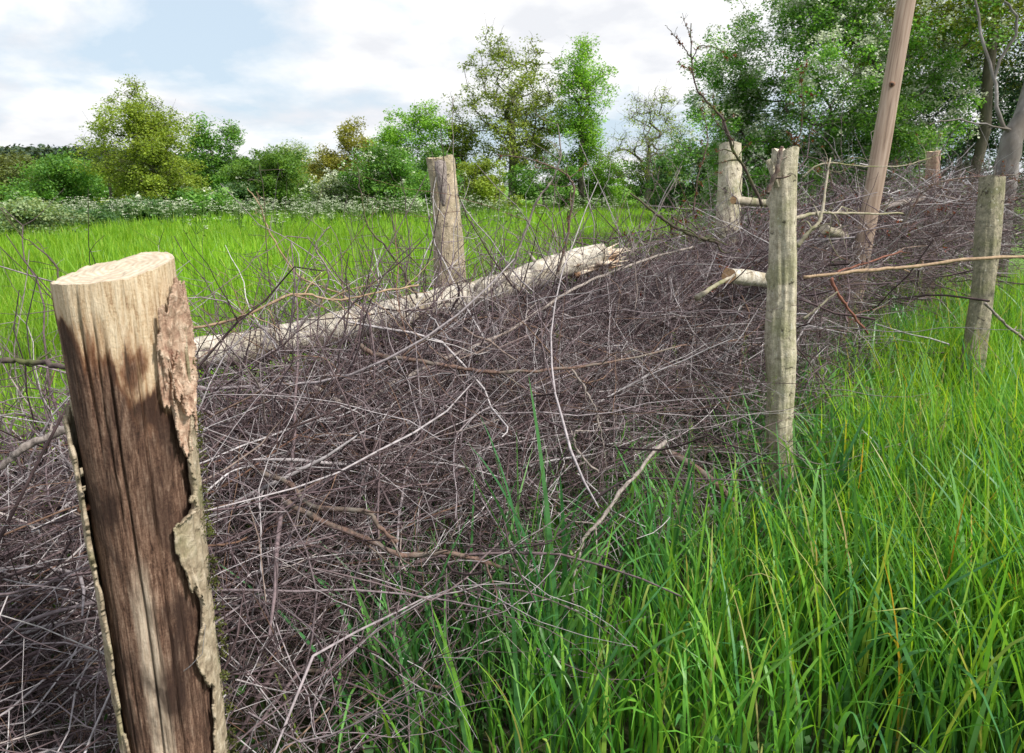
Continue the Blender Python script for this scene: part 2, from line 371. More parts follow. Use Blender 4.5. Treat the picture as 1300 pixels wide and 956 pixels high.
GN = [(0, (.03, .085, .018)), (.5, (.06, .14, .025)), (1, (.11, .21, .04))]
BR_ = [(0, (.06, .14, .018)), (.5, (.11, .22, .025)), (1, (.17, .30, .05))]
DK = [(0, (.02, .055, .02)), (.5, (.04, .085, .03)), (1, (.07, .13, .045))]
RU = [(0, (.08, .09, .02)), (.5, (.13, .13, .025)), (1, (.17, .18, .04))]
GY = [(0, (.06, .10, .05)), (.5, (.11, .16, .08)), (1, (.2, .24, .13))]
fg = 'trees along the field edge'; hg = 'bushes along the field edge'
# back layer
tree('field_tree', 'brownish green low tree at the far left beneath the distant hill', 'tree', 15, 204, 44, 150, [(0, (.05, .07, .025)), (1, (.10, .12, .04))], .02, 130, 60, .24, .7, group=fg)
tree('field_tree', 'round fresh green tree left of the tall yellow-green tree', 'tree', 78, 203, 30, 118, GN, .03, 150, 80, .15, .5, group=fg)
tree('field_tree', 'low olive tree filling the gap between the round green tree and the tall yellow-green tree', 'tree', 122, 216, 34, 110, OL, .02, 130, 60, .18, .55, group=fg)
tree('field_tree', 'tall yellow-green tree with a loose narrow top left of the fence', 'tree', 196, 150, 27, 170, OL, .04, 240, 95, .12, .42, blobs=9, taper=.6, group=fg, twigs=2, dark=.75)
tree('field_tree', 'thin upright top stems with sparse leaves growing out of the yellow-green tree', 'tree', 187, 112, 28, 62, OL, .5, 70, 26, .12, .3, group=fg, twigs=3)
tree('field_tree', 'airy side tree with small leaves on the left of the yellow-green tree', 'tree', 138, 160, 28.5, 56, OL, .4, 50, 26, .12, .28, group=fg, twigs=3)
tree('field_tree', 'dark green tree with flat top just right of the tall yellow-green tree', 'tree', 262, 164, 36, 62, GN, .1, 90, 70, .17, .5, group=fg, dark=.55)
tree('field_tree', 'airy dark green tree with sky showing through right of the flat-topped one', 'tree', 297, 166, 37, 56, GN, .15, 70, 42, .16, .42, group=fg, twigs=2)
tree('hedge_bush', 'wide round dark green bush standing behind the white cow parsley', 'bush', 352, 196, 31, 112, [(0, (.03, .07, .015)), (.5, (.06, .12, .02)), (1, (.1, .18, .035))], .0, 170, 90, .14, .45, group=hg)
tree('field_tree', 'pale grey-green tree far behind the round dark bush', 'tree', 376, 188, 60, 62, GY, .05, 70, 50, .26, .8, group=fg)
tree('field_tree', 'rusty olive tree left of the willow bushes', 'tree', 452, 168, 44, 78, RU, .05, 110, 70, .2, .6, group=fg)
tree('field_tree', 'low rusty brown tree between the round bush and the taller rusty tree', 'tree', 412, 192, 44, 70, RU, .02, 100, 70, .2, .6, group=fg)
tree('hedge_bush', 'pale silvery blossoming hawthorn bush beside the round dark bush', 'bush', 424, 226, 29, 50, GY, .0, 70, 70, .12, .35, bloom=9, group=hg)
tree('hedge_bush', 'broad willow bush with feathery green leaves left of the leaning rear post', 'bush', 486, 196, 29, 118, GN, .0, 190, 90, .13, .45, bloom=1.2, group=hg)
tree('field_tree', 'bright green tree behind the willow bush, left of the rear post', 'tree', 505, 157, 40, 66, BR_, .1, 100, 65, .17, .5, group=fg)
tree('field_tree', 'bright airy green tree right behind the leaning rear post', 'tree', 545, 146, 39, 74, BR_, .1, 110, 55, .17, .5, group=fg, twigs=2)
tree('field_tree', 'olive green tree between the rear post and the big oak', 'tree', 582, 160, 40, 50, OL, .1, 90, 60, .17, .5, group=fg)
tree('oak_tree', 'big spreading oak with dark limbs and sky between its leaves, tallest in the middle', 'tree', 650, 74, 39, 145, [(0, (.06, .095, .018)), (.5, (.11, .15, .025)), (1, (.16, .2, .035))], .08, 330, 46, .17, .5, blobs=13, group=fg, twigs=3, tip=.022, bark='tree_bark')
tree('field_tree', 'narrow fresh green tree standing close right of the big oak', 'tree', 738, 82, 37, 92, BR_, .05, 260, 50, .16, .5, blobs=10, taper=.45, group=fg, twigs=2, tip=.016)
tree('field_tree', 'thin grey leafed tree with bare curving limbs right of the big oak', 'tree', 822, 130, 35, 122, OL, .12, 170, 20, .13, .45, blobs=9, group=fg, twigs=5, tip=.016, bare=.12)
for (px, ty, Y, wp, cc, lb, bl) in (
    (25, 258, 17, 150, GY, 'grey green hawthorn bush at the left edge of the field with few blossoms', .3),
    (92, 266, 20, 90, DK, 'dark low bush in the gap right of the left edge hawthorn', .3),
    (240, 246, 27, 130, GN, 'long low bush along the foot of the tall yellow-green tree', .6),
    (170, 258, 24, 110, DK, 'dark bramble bush under the left side of the tall yellow-green tree', .6),
    (310, 240, 30, 90, DK, 'dark bush at the foot of the airy dark green tree', .3),
    (395, 240, 33, 70, DK, 'small dark bush between round bush and silvery hawthorn', .5),
    (555, 200, 32, 80, GN, 'mid green bush directly behind the leaning rear post', .3),
    (610, 205, 34, 90, OL, 'olive bush under the left limbs of the big oak', .2),
    (690, 208, 36, 110, GN, 'low green bush between the oak trunk and the narrow tree', .2),
    (765, 212, 38, 110, BR_, 'light green low bush between the narrow tree and the thin tree', .2),
    (835, 204, 36, 110, GN, 'green bush under the thin grey leafed tree', .3),
    (885, 190, 24, 110, DK, 'dark green bush left of the blossoming hawthorn', .5)):
    tree('hedge_bush', lb, 'bush', px, ty, Y, wp, cc, 0, 100, 80, .15 if Y > 22 else .1, .4 if Y > 22 else .3, blobs=6, bloom=bl, group=hg)
# near right
tree('hawthorn_tree', 'large green hawthorn with white blossom behind the tall leaning pole', 'tree', 1045, -40, 13, 300, [(0, (.035, .10, .018)), (.5, (.075, .18, .03)), (1, (.14, .27, .05))], .02, 520, 120, .068, .26, blobs=16, bloom=15, group='trees at the right end of the hedge', twigs=2, tip=.006, bark='tree_bark', nscale=1.2, dark=.55)
tree('hawthorn_tree', 'lower blossoming hawthorn left of the large one, reaching into the sky', 'tree', 945, 120, 14, 130, [(0, (.04, .11, .02)), (.5, (.08, .19, .03)), (1, (.14, .27, .05))], .0, 200, 90, .068, .26, blobs=8, bloom=10, group='trees at the right end of the hedge', twigs=3, tip=.006)
tree('sparse_tree', 'tall open tree with small yellowish leaves between hawthorn and dark trees', 'tree', 1120, -90, 19, 150, OL, .2, 220, 42, .09, .4, blobs=12, group='trees at the right end of the hedge', twigs=3, tip=.01)
tree('olive_tree_crown', 'yellowish green tree overhanging the top right corner', 'tree', 1235, -140, 12, 270, [(0, (.06, .09, .012)), (.5, (.12, .16, .02)), (1, (.2, .24, .03))], .42, 380, 95, .06, .26, blobs=14, group='trees at the right end of the hedge', twigs=2, tip=.007, nscale=1.2)
tree('holly_bush', 'dark blue-green evergreen bush behind the two small right posts', 'bush', 1215, 70, 13.5, 250, [(0, (.012, .035, .018)), (.5, (.025, .06, .03)), (1, (.07, .12, .08))], .0, 330, 105, .065, .26, blobs=12, group='trees at the right end of the hedge', twigs=2, tip=.006, nscale=1.5, up=.2)
tree('hedge_bush', 'mid green bush filling the gap under the hawthorn behind the tall pole', 'bush', 1110, 150, 11.5, 190, GN, .0, 230, 90, .06, .24, blobs=8, group=hg, twigs=2, tip=.005)
# grey leaning trunk at the right edge
def curve_pts(pts, n):
    pts = np.array(pts, float); k = len(pts); t = np.linspace(0, k - 1, n); i = np.minimum(t.astype(int), k - 2); f = (t - i)[:, None]
    g = lambda j: pts[np.clip(j, 0, k - 1)]
    p0, p1, p2, p3 = g(i - 1), g(i), g(i + 1), g(i + 2)
    return .5 * ((2 * p1) + (-p0 + p2) * f + (2 * p0 - 5 * p1 + 4 * p2 - p3) * f ** 2 + (-p0 + 3 * p1 - 3 * p2 + p3) * f ** 3)
root = empty('grey_tree', P(1262, 330, 8.6)); tag(root, 'smooth grey tree trunk leaning out at the right edge behind the brush', 'tree', 'trees at the right end of the hedge')
o3 = np.array(root.location); b = MB()
for pts, r0, r1 in (([P(1255, 400, 8.6), P(1275, 235, 8.6), P(1288, 175, 8.6), P(1312, 110, 8.7), P(1350, -60, 9)], .15, .08),
                    ([P(1282, 170, 8.6), P(1268, 150, 8.6), P(1262, 100, 8.7), P(1245, 40, 8.9), P(1225, -60, 9.2)], .026, .012),
                    ([P(1262, 100, 8.7), P(1290, 30, 8.7), P(1275, 0, 8.7), P(1240, -40, 8.7)], .018, .010), ([P(1290, 165, 8.6), P(1215, 152, 8.4), P(1180, 158, 8.3)], .012, .005)):
    c = curve_pts(pts, 16); c[1:-1] += rng.normal(0, .012, (14, 3)); v, q, _ = tubes(c[None], np.linspace(r0, r1, 16)[None], 12); b.add(v, q)
b.build('trunk', M['trunk_grey'], root, True, o3)
nd = rng.normal(0, 1, (900, 3)) * (.5, .5, .35) + P(1290, -30, 9); v, q = leaves(nd, .06, rng); mesh_np('crown', v - o3, q, foliage('grey_tree_leaves', OL, 1), root)

# ------------------------------------------------------------ posts
def post_mesh(a, b_, r, rng, nseg=170, sides=110, wob=.012, grain=.0025, knots=(), flare=0, topcut=.01, rprof=None, seedn=1):
    """round rough post from a (ground) to b_ (top); returns side V,Q ring grid, top ring"""
    a = np.array(a); b_ = np.array(b_); ax_ = b_ - a; Ln = np.linalg.norm(ax_); T = ax_ / Ln
    U = norm(np.cross(T, (0, 1, 0.0))); W = np.cross(T, U)     # U ~ -x side or +x, W towards/away
    if U[0] < 0: U = -U
    if W[1] > 0: W = -W                                            # W faces the camera
    t = np.linspace(0, 1, nseg); th = np.linspace(0, 2 * np.pi, sides, endpoint=False)
    Tt, Th = np.meshgrid(t, th, indexing='ij')
    q = np.stack([np.cos(Th) * 2, np.sin(Th) * 2, Tt * Ln * 4], -1)
    rad = r * (1 + .05 * fbm(q, 3, seedn)) + wob * .5 * fbm(q * (1, 1, .8) + 9, 2, seedn + 3)
    rad = rad + grain * fbm(np.stack([np.cos(Th) * 9, np.sin(Th) * 9, Tt * Ln * 9], -1), 4, seedn + 7) + flare * (1 - Tt) ** 2
    if rprof is not None: rad = rad * np.interp(Tt, *rprof)
    for ck in range(5):
        c0_ = 3.5 + rng.uniform(0, 2.6); ce = rng.uniform(.5, 1.0); cl_ = rng.uniform(.08, .3); cw = .05; dd = Th - c0_ - .12 * fbm(np.stack([Tt * Ln * 4, Tt * 0 + ck, Tt * 0], -1), 2, 31)
        rad = rad - .009 * np.exp(-(dd / cw) ** 2) * np.exp(-((Tt - ce) / cl_) ** 4)
    for (kt, kth, kr, kh) in knots:
        dd = ((Tt - kt) * Ln / kr) ** 2 + ((((Th - kth + np.pi) % (2 * np.pi)) - np.pi) * r / kr) ** 2; rad = rad + kh * np.exp(-dd)
    cx_ = wob * fbm(np.stack([t * Ln * 2, t * 0, t * 0 + seedn], -1), 2, 5)
    cen = a + ax_ * t[:, None] + U * cx_[:, None]
    V = cen[:, None] + rad[..., None] * (np.cos(Th)[..., None] * U + np.sin(Th)[..., None] * W)
    # uneven cut
    tp = V[-1]; tp += T * (topcut * fbm(np.stack([np.cos(th) * 1.2, np.sin(th) * 1.2, th * 0 + seedn], -1), 2, 2))[:, None]
    i = np.arange(nseg - 1)[:, None] * sides + np.arange(sides)[None]; i2 = np.arange(nseg - 1)[:, None] * sides + (np.arange(sides)[None] + 1) % sides
    Q = np.stack([i, i2, i2 + sides, i + sides], -1).reshape(-1, 4)
    return V, Q, (a, U, W, T, Ln, r)
def top_cap(ring, T, rng, rough=.003, seedn=0):
    c = ring.mean(0); rr = []; n = len(ring)
    for f in (1, .97, .85, .65, .45, .25, .1): 
        p = c + (ring - c) * f; rr.append(p + T * (rough * fbm(p * 45, 3, seedn))[:, None] * (1 if f < 1 else 0) + T * .0005)
    V = np.concatenate(rr + [c[None]]); Q = []; Tn = []
    for k in range(6):
        for j in range(n): Q.append((k * n + j, k * n + (j + 1) % n, (k + 1) * n + (j + 1) % n, (k + 1) * n + j))
    for j in range(n): Tn.append((6 * n + j, 6 * n + (j + 1) % n, 7 * n))
    return V, np.array(Q), np.array(Tn)
def bark_post(name, label, group, pb, pt, r, mat, capmat, seed, **k):
    rng = np.random.default_rng(seed); V, Q, fr = post_mesh(pb, pt, r, rng, seedn=seed, **k)
    root = empty(name, (pb[0], pb[1], 0)); tag(root, label, 'fence post', group); off = np.array(root.location)
    mesh_np('shaft', V.reshape(-1, 3) - off, Q, mat, root, True)
    v, q, t = top_cap(V[-1], fr[3], rng, seedn=seed); mesh_np('sawn_top', v - off, q, capmat, root, False, t)
    return root, V, fr
PG = 'wooden posts of the dead hedge'
def postbark(name, c1, c2, c3):
    s = NT(name); tcn = s.n('ShaderNodeTexCoord'); ob = (tcn, 'Object'); st = s.n('ShaderNodeMapping', {'Vector': ob, 'Scale': (1, 1, .12)})
    a = s.noise(ob, 34, 9, .68, .2); bb = s.noise(ob, 7, 5, .6); fine = s.noise(ob, 190, 5, .7); fib = s.noise(st, 150, 6, .65)
    c = s.ramp(a, [(.34, c1), (.52, c2), (.7, tuple(min(.8, x * 1.35) for x in c2))]); c = s.mix(s.ramp(bb, [(.46, (0, 0, 0)), (.62, (.75, .75, .75))]), c, c3)
    sp_ = s.noise(ob, 22, 3, .5, 1.5); c = s.mix(s.ramp(sp_, [(.30, (.85, .85, .85)), (.36, (0, 0, 0))]), c, (.055, .045, .035))
    li = s.noise(ob, 60, 2, .5); c = s.mix(s.ramp(li, [(.66, (0, 0, 0)), (.72, (.6, .6, .6))]), c, (.55, .54, .47))
    c = s.mix(.55, c, s.ramp(s.math('ADD', s.math('MULTIPLY', (fine, 0), .5), s.math('MULTIPLY', (fib, 0), .5)), [(.36, (.45, .45, .45)), (.62, (1.5, 1.5, 1.5))]), 'MULTIPLY')
    h = s.math('ADD', s.math('MULTIPLY', (a, 0), .6), s.math('MULTIPLY', (fine, 0), .4)); return s.finish(c, .9, h, .009, .15)
M['log_bark'] = postbark('birch_log_bark', (.29, .255, .20), (.52, .48, .415), (.27, .22, .14))
pm = postbark('pale_post_bark', (.27, .235, .17), (.50, .45, .35), (.27, .265, .15))
pm2 = postbark('tan_post_bark', (.25, .20, .14), (.43, .36, .26), (.22, .20, .12))
pm3 = postbark('grey_post_bark', (.15, .14, .10), (.29, .26, .19), (.17, .17, .09))
pm4 = postbark('pinkish_post_bark', (.22, .14, .11), (.40, .28, .22), (.3, .2, .15))
def ext(top, mid, z=-.15):
    d = mid - top; return top + d * ((z - top[2]) / d[2])
# middle post right
t_, m_ = P(997, 190, 2.95), P(992, 600, 2.93)
rootC, VC, frC = bark_post('fence_post', 'pale grey-green post in the foreground right of the middle, standing in tall grass', PG, ext(t_, m_), t_, .058, pm, M['cut_pale'], 11,
    knots=((.52, 5.5, .022, .022), (.47, 5.6, .03, -.012), (.88, 3.4, .02, .018), (.62, 4.2, .012, .010), (.78, 4.9, .012, -.008), (.7, 3.3, .02, .012)), wob=.024, topcut=.03, rprof=([0, .3, .5, .7, .9, 1], [1.0, 1.03, 1.06, .98, .96, .93]))
# chipped side branch stub at its top left
b = MB(); st = P(985, 210, 2.92); v, q, t = tubes(np.stack([P(986, 238, 2.9), P(981, 218, 2.9), P(975, 203, 2.9)])[None], np.array([[.012, .014, .012]]), 8, True); b.add(v, q, t)
b.build('stub', pm, rootC, True, np.array(rootC.location))
t_, m_ = P(561, 200, 3.5), P(574, 375, 3.45)
rootB, VB, frB = bark_post('fence_post', 'tan post leaning left behind the fallen log with a peeled bark strip at its top', PG, ext(t_, m_), t_, .073, pm2, M['cut'], 23, wob=.018, topcut=.02,
    rprof=([0, .5, .62, .75, .9, 1], [1.2, 1.2, 1.15, 1.02, .95, .98]), knots=((.55, .7, .03, .015), (.66, 5.6, .02, .008)))
off = np.array(rootB.location)
c = np.stack([P(563, 262, 3.37), P(562, 240, 3.365), P(560, 220, 3.37), P(559, 206, 3.39)]); v, q, t = tubes(curve_pts(c, 14)[None], np.interp(np.linspace(0, 1, 14), [0, .3, .8, 1], [.006, .022, .03, .026])[None], 10, True)
mesh_np('bark_strip', v - off, q, M['branch_grey'], rootB, True, t)
t_, m_ = P(928, 183, 4.9), P(922, 300, 4.8)
rootD, *_ = bark_post('fence_post', 'pale rear post with a small mark, behind and left of the foreground right post', PG, ext(t_, m_), t_, .078, pm, M['cut'], 31, wob=.012, rprof=([0, .7, .85, 1], [1.1, 1.05, 1.0, .94]))
t_, m_ = P(1259, 225, 4.35), P(1240, 430, 4.2)
rootG, *_ = bark_post('fence_post', 'grey post with a pale cut top near the right edge, standing in tall grass', PG, ext(t_, m_), t_, .067, pm3, M['cut_pale'], 47, wob=.02, rprof=([0, .3, .6, .8, 1], [.92, 1.0, .92, 1.04, 1.04]), topcut=.015)
t_, m_ = P(1185, 192, 8.0), P(1182, 260, 8.0)
bark_post('fence_post', 'small pinkish post far back between tall pole and right edge post', PG, ext(t_, m_), t_, .072, pm4, M['cut'], 53, wob=.01)

# tall leaning squared pole
t_, m_ = P(1162, -60, 5.6), P(1102, 275, 5.45); a = ext(t_, m_); ax_ = t_ - a; Ln = np.linalg.norm(ax_); T = ax_ / Ln
U = norm(np.cross(T, (0.25, 1, 0))); U = U if U[0] > 0 else -U; W = np.cross(T, U)
root = empty('timber_pole', (a[0], a[1], 0)); tag(root, 'tall squared brown timber pole leaning right, rising past the top of the picture', 'pole'); off = np.array(root.location)
from mathutils import Matrix
root.rotation_mode = 'QUATERNION'; root.rotation_quaternion = Matrix((tuple(U), tuple(W), tuple(T))).transposed().to_quaternion()
n = 60; z = np.linspace(0, Ln, n); prof = np.array([(-1, -.86), (-.93, -1), (.93, -1), (1, -.93), (1, .93), (.93, 1), (-.93, 1), (-1, .93)])
hw = .058 + .004 * fbm(np.stack([z * 2, z * 0, z * 0], -1), 2, 4); V = np.stack([np.outer(hw, prof[:, 0]) + .006 * np.sin(z * 1.3)[:, None], np.outer(hw * .62, prof[:, 1]), np.repeat(z[:, None], 8, 1)], -1)
i = np.arange(n - 1)[:, None] * 8 + np.arange(8)[None]; i2 = np.arange(n - 1)[:, None] * 8 + (np.arange(8)[None] + 1) % 8
Q = np.stack([i, i2, i2 + 8, i + 8], -1).reshape(-1, 4); Vv = np.concatenate([V.reshape(-1, 3), [[0, 0, Ln]]]); tt = [((n - 1) * 8 + j, (n - 1) * 8 + (j + 1) % 8, n * 8) for j in range(8)]
root.location = tuple(a); mesh_np('beam', Vv, Q, M['timber'], root, False, tt)
def darkmat(name, c): s = NT(name); r = s.n('ShaderNodeRGB'); r.outputs[0].default_value = (*c, 1); return s.finish(r, .9)
M['hole'] = darkmat('knot_hole', (.03, .018, .012)); M['ring'] = darkmat('knot_ring', (.2, .11, .07))
def disc(rad, depth, n=14, wobble=.12, seed=0):
    th = np.linspace(0, 2 * np.pi, n, endpoint=False); rr = rad * (1 + wobble * np.sin(th * 3 + seed)); z0 = np.zeros(n)
    V = np.concatenate([np.stack([rr * np.cos(th), z0, rr * np.sin(th)], -1), np.stack([rr * np.cos(th), z0 + depth, rr * np.sin(th)], -1), [[0, 0, 0]]])
    Q = [(j, (j + 1) % n, n + (j + 1) % n, n + j) for j in range(n)]; Tn = [(j, 2 * n, (j + 1) % n) for j in range(n)]; return V, np.array(Q), np.array(Tn)
kz = Ln * (P(1131, 108, 5.5)[2] - a[2]) / (t_[2] - a[2]); sgn = -1 if W[1] > 0 else 1
for nm, rr, dep, mt in (('knot', .021, .010, 'ring'), ('knot_hole', .012, .012, 'hole')):
    v, q, t = disc(rr, dep, seed=1); v[:, 1] = v[:, 1] * -sgn + sgn * (.044 + (.0012 if nm == 'knot_hole' else 0)); v += (-.008, 0, kz)
    mesh_np(nm, v, q, M[mt], root, False, t)

# ---------- front-left post, close to the camera, half stripped of bark
r0 = .078; tp = P(144, 334, 1.0); bt = np.array((tp[0] + .004, 1.0, -.2))
s = NT('weathered_stripped_wood'); tcn = s.n('ShaderNodeTexCoord'); ob = (tcn, 'Object'); sp = s.n('ShaderNodeSeparateXYZ', {0: ob})
gr = s.n('ShaderNodeMapping', {'Vector': ob, 'Scale': (1, 1, .10)}); fib0 = s.noise(gr, 190, 10, .72, .5); iso = s.noise(ob, 260, 6, .7); fib = s.math('ADD', s.math('MULTIPLY', (fib0, 0), .72), s.math('MULTIPLY', (iso, 0), .28)); fib2 = s.noise(gr, 38, 5, .6, .6)
mid_ = s.n('ShaderNodeMapping', {'Vector': ob, 'Scale': (1, 1, .28)}); big = s.noise(mid_, 16, 5, .55, .8)
cream = s.ramp(fib, [(.38, (.36, .23, .13)), (.47, (.60, .46, .30)), (.6, (.76, .64, .47))])
brown = s.ramp(fib, [(.38, (.03, .017, .012)), (.47, (.12, .066, .045)), (.55, (.24, .15, .105)), (.66, (.44, .32, .24))])
zr = s.math('MULTIPLY', s.math('ADD', (big, 0), s.math('MULTIPLY', (sp, 0), 2.6)), .46); zz = s.math('ADD', (sp, 2), zr); zz2 = s.math('ADD', zz, s.math('MULTIPLY', (fib2, 0), .16))
f_top = s.n('ShaderNodeMapRange', {'Value': (zz2, 0), 'From Min': 1.49, 'From Max': 1.53}); f_top.interpolation_type = 'SMOOTHSTEP'
col = s.mix((f_top, 0), brown, cream)
rust_f = s.ramp((zz2, 0), [(0, (0, 0, 0)), (1, (0, 0, 0))]); rust_m = s.n('ShaderNodeMapRange', {'Value': (zz2, 0), 'From Min': 1.45, 'From Max': 1.50})
rm2 = s.n('ShaderNodeMapRange', {'Value': (zz2, 0), 'From Min': 1.51, 'From Max': 1.56}); rm3 = s.math('MULTIPLY', rust_m, s.math('SUBTRACT', 1.0, rm2)); rm4 = s.math('MULTIPLY', rm3, .42)
col = s.mix((rm4, 0), col, (.30, .12, .045))
pf = s.n('ShaderNodeMapRange', {'Value': (sp, 2), 'From Min': .94, 'From Max': 1.02}); pf2 = s.n('ShaderNodeMapRange', {'Value': (sp, 2), 'From Min': .86, 'From Max': .78})
# pale worn patch low on the front
xd = s.math('ABSOLUTE', s.math('SUBTRACT', (sp, 0), -.018)); xf = s.n('ShaderNodeMapRange', {'Value': (s.math('ADD', xd, s.math('MULTIPLY', (fib2, 0), .05)), 0), 'From Min': .044, 'From Max': .028})
zf = s.n('ShaderNodeMapRange', {'Value': (s.math('ADD', (sp, 2), s.math('MULTIPLY', (fib2, 0), .2)), 0), 'From Min': 1.0, 'From Max': .90})
col = s.mix((s.math('MULTIPLY', s.math('MULTIPLY', xf, zf), .85), 0), col, s.ramp(fib, [(.3, (.40, .28, .19)), (.6, (.68, .58, .46))]))
dk = s.noise(mid_, 11, 4, .6, 1.0); dm = s.math('MULTIPLY', s.ramp(dk, [(.46, (0, 0, 0)), (.58, (.85, .85, .85))]), s.math('SUBTRACT', 1.0, (f_top, 0))); col = s.mix((dm, 0), col, (.035, .02, .016))
sc_ = s.noise(gr, 60, 3, .5, .8); col = s.mix(s.ramp(sc_, [(.28, (.85, .85, .85)), (.33, (0, 0, 0))]), col, (.05, .03, .02))
M['wood_front'] = s.finish(col, .75, fib, .006, .2)
rng = np.random.default_rng(77)
nseg, sides = 360, 220; a = bt; Ln = tp[2] - bt[2]
t = np.linspace(0, 1, nseg); th = np.linspace(0, 2 * np.pi, sides, endpoint=False); Tt, Th = np.meshgrid(t, th, indexing='ij'); Z = Tt * Ln
# theta: 0 = right (+x), pi/2 = away, 3pi/2 = camera side
rad = r0 * (1 + .035 * fbm(np.stack([np.cos(Th) * 1.3, np.sin(Th) * 1.3, Z * 2], -1), 2, 3) + .02 * fbm(np.stack([np.cos(Th) * 5, np.sin(Th) * 5, Z * 2.2], -1), 3, 8))
rad += .0012 * fbm(np.stack([np.cos(Th) * 30, np.sin(Th) * 30, Z * 6], -1), 3, 12)
for (ct, z0, z1, dep, wd, sd) in ((4.45, .0, 1.5, .014, .022, 1), (4.95, .25, 1.52, .016, .018, 2), (4.1, 1.25, 1.66, .016, .02, 3), (4.3, 1.1, 1.66, .010, .014, 4), (5.2, .2, 1.1, .010, .015, 5), (3.8, .5, 1.2, .008, .012, 6), (4.7, .7, 1.1, .010, .012, 7), (5.35, 1.3, 1.66, .02, .02, 8), (4.62, .3, .9, .006, .01, 9), (4.0, .2, 1.0, .006, .01, 10)):
    cth = ct + .09 * fbm(np.stack([Z * 3, Z * 0, Z * 0 + sd], -1), 3, 20 + sd); env = np.clip((Z - z0) * 8, 0, 1) * np.clip((z1 - Z) * 8, 0, 1)
    env = env * np.clip((1.535 - Z) * 14, .12, 1); rad -= dep * .8 * env * np.exp(-((Th - cth) / wd) ** 2)
rad *= np.interp(Z, [0, 1.0, 1.3, 1.5], [.90, .92, .98, 1.05])
V = np.stack([rad * np.cos(Th) + np.interp(Z, [0, 1.66], [0, 0]), rad * np.sin(Th), Z + bt[2]], -1)
def cutz(x, y):      # saw cut: falls a little to the left, with a step
    q = np.stack([x * 20, y * 20, x * 0], -1)
    u = x * .88 - y * .48; w_ = x * .48 + y * .88
    return -.006 + u * .07 + w_ * .13 + .003 * fbm(q, 3, 4) + .0035 * np.clip(fbm(q * 5, 3, 14), -1, .15) - .007 * np.clip((-.03 - u + w_ * .4) * 30, 0, 1) + .0025 * np.clip((u * .6 + w_ + .01) * 60, -1, 1)
kz_ = np.clip((Z - (Ln - .12)) / .12, 0, 1); V[..., 2] += kz_ * cutz(V[..., 0], V[..., 1])
i = np.arange(nseg - 1)[:, None] * sides + np.arange(sides)[None]; i2 = np.arange(nseg - 1)[:, None] * sides + (np.arange(sides)[None] + 1) % sides
Q = np.stack([i, i2, i2 + sides, i + sides], -1).reshape(-1, 4)
rootA = empty('fence_post', (tp[0], 1.0, 0)); rootA.rotation_euler.z = .5; tag(rootA, 'thick foreground post at the left, stripped to stained brown wood, sawn cream top', 'fence post', PG)
mesh_np('wood_core', V.reshape(-1, 3), Q, M['wood_front'], rootA, True)
ring = V[-1]; c = ring.mean(0); vv = []; fr_ = np.linspace(1, 0.02, 36)
for f in fr_:
    p = c + (ring - c) * f; p[:, 2] = (tp[2] + cutz(p[:, 0], p[:, 1]) + .0008 * fbm(p * 160, 2, 2)) if f < 1 else ring[:, 2]; vv.append(p)
vv = np.concatenate(vv + [vv[-1].mean(0)[None]]); Q = [(k * sides + j, k * sides + (j + 1) % sides, (k + 1) * sides + (j + 1) % sides, (k + 1) * sides + j) for k in range(35) for j in range(sides)]
Tn = [(35 * sides + j, 35 * sides + (j + 1) % sides, 36 * sides) for j in range(sides)]
M['cut_front'] = endgrain('pale_sawn_top', (.42, .34, .25), (.55, .47, .37), rs=32)
mesh_np('sawn_top', vv, np.array(Q), M['cut_front'], rootA, False, np.array(Tn))
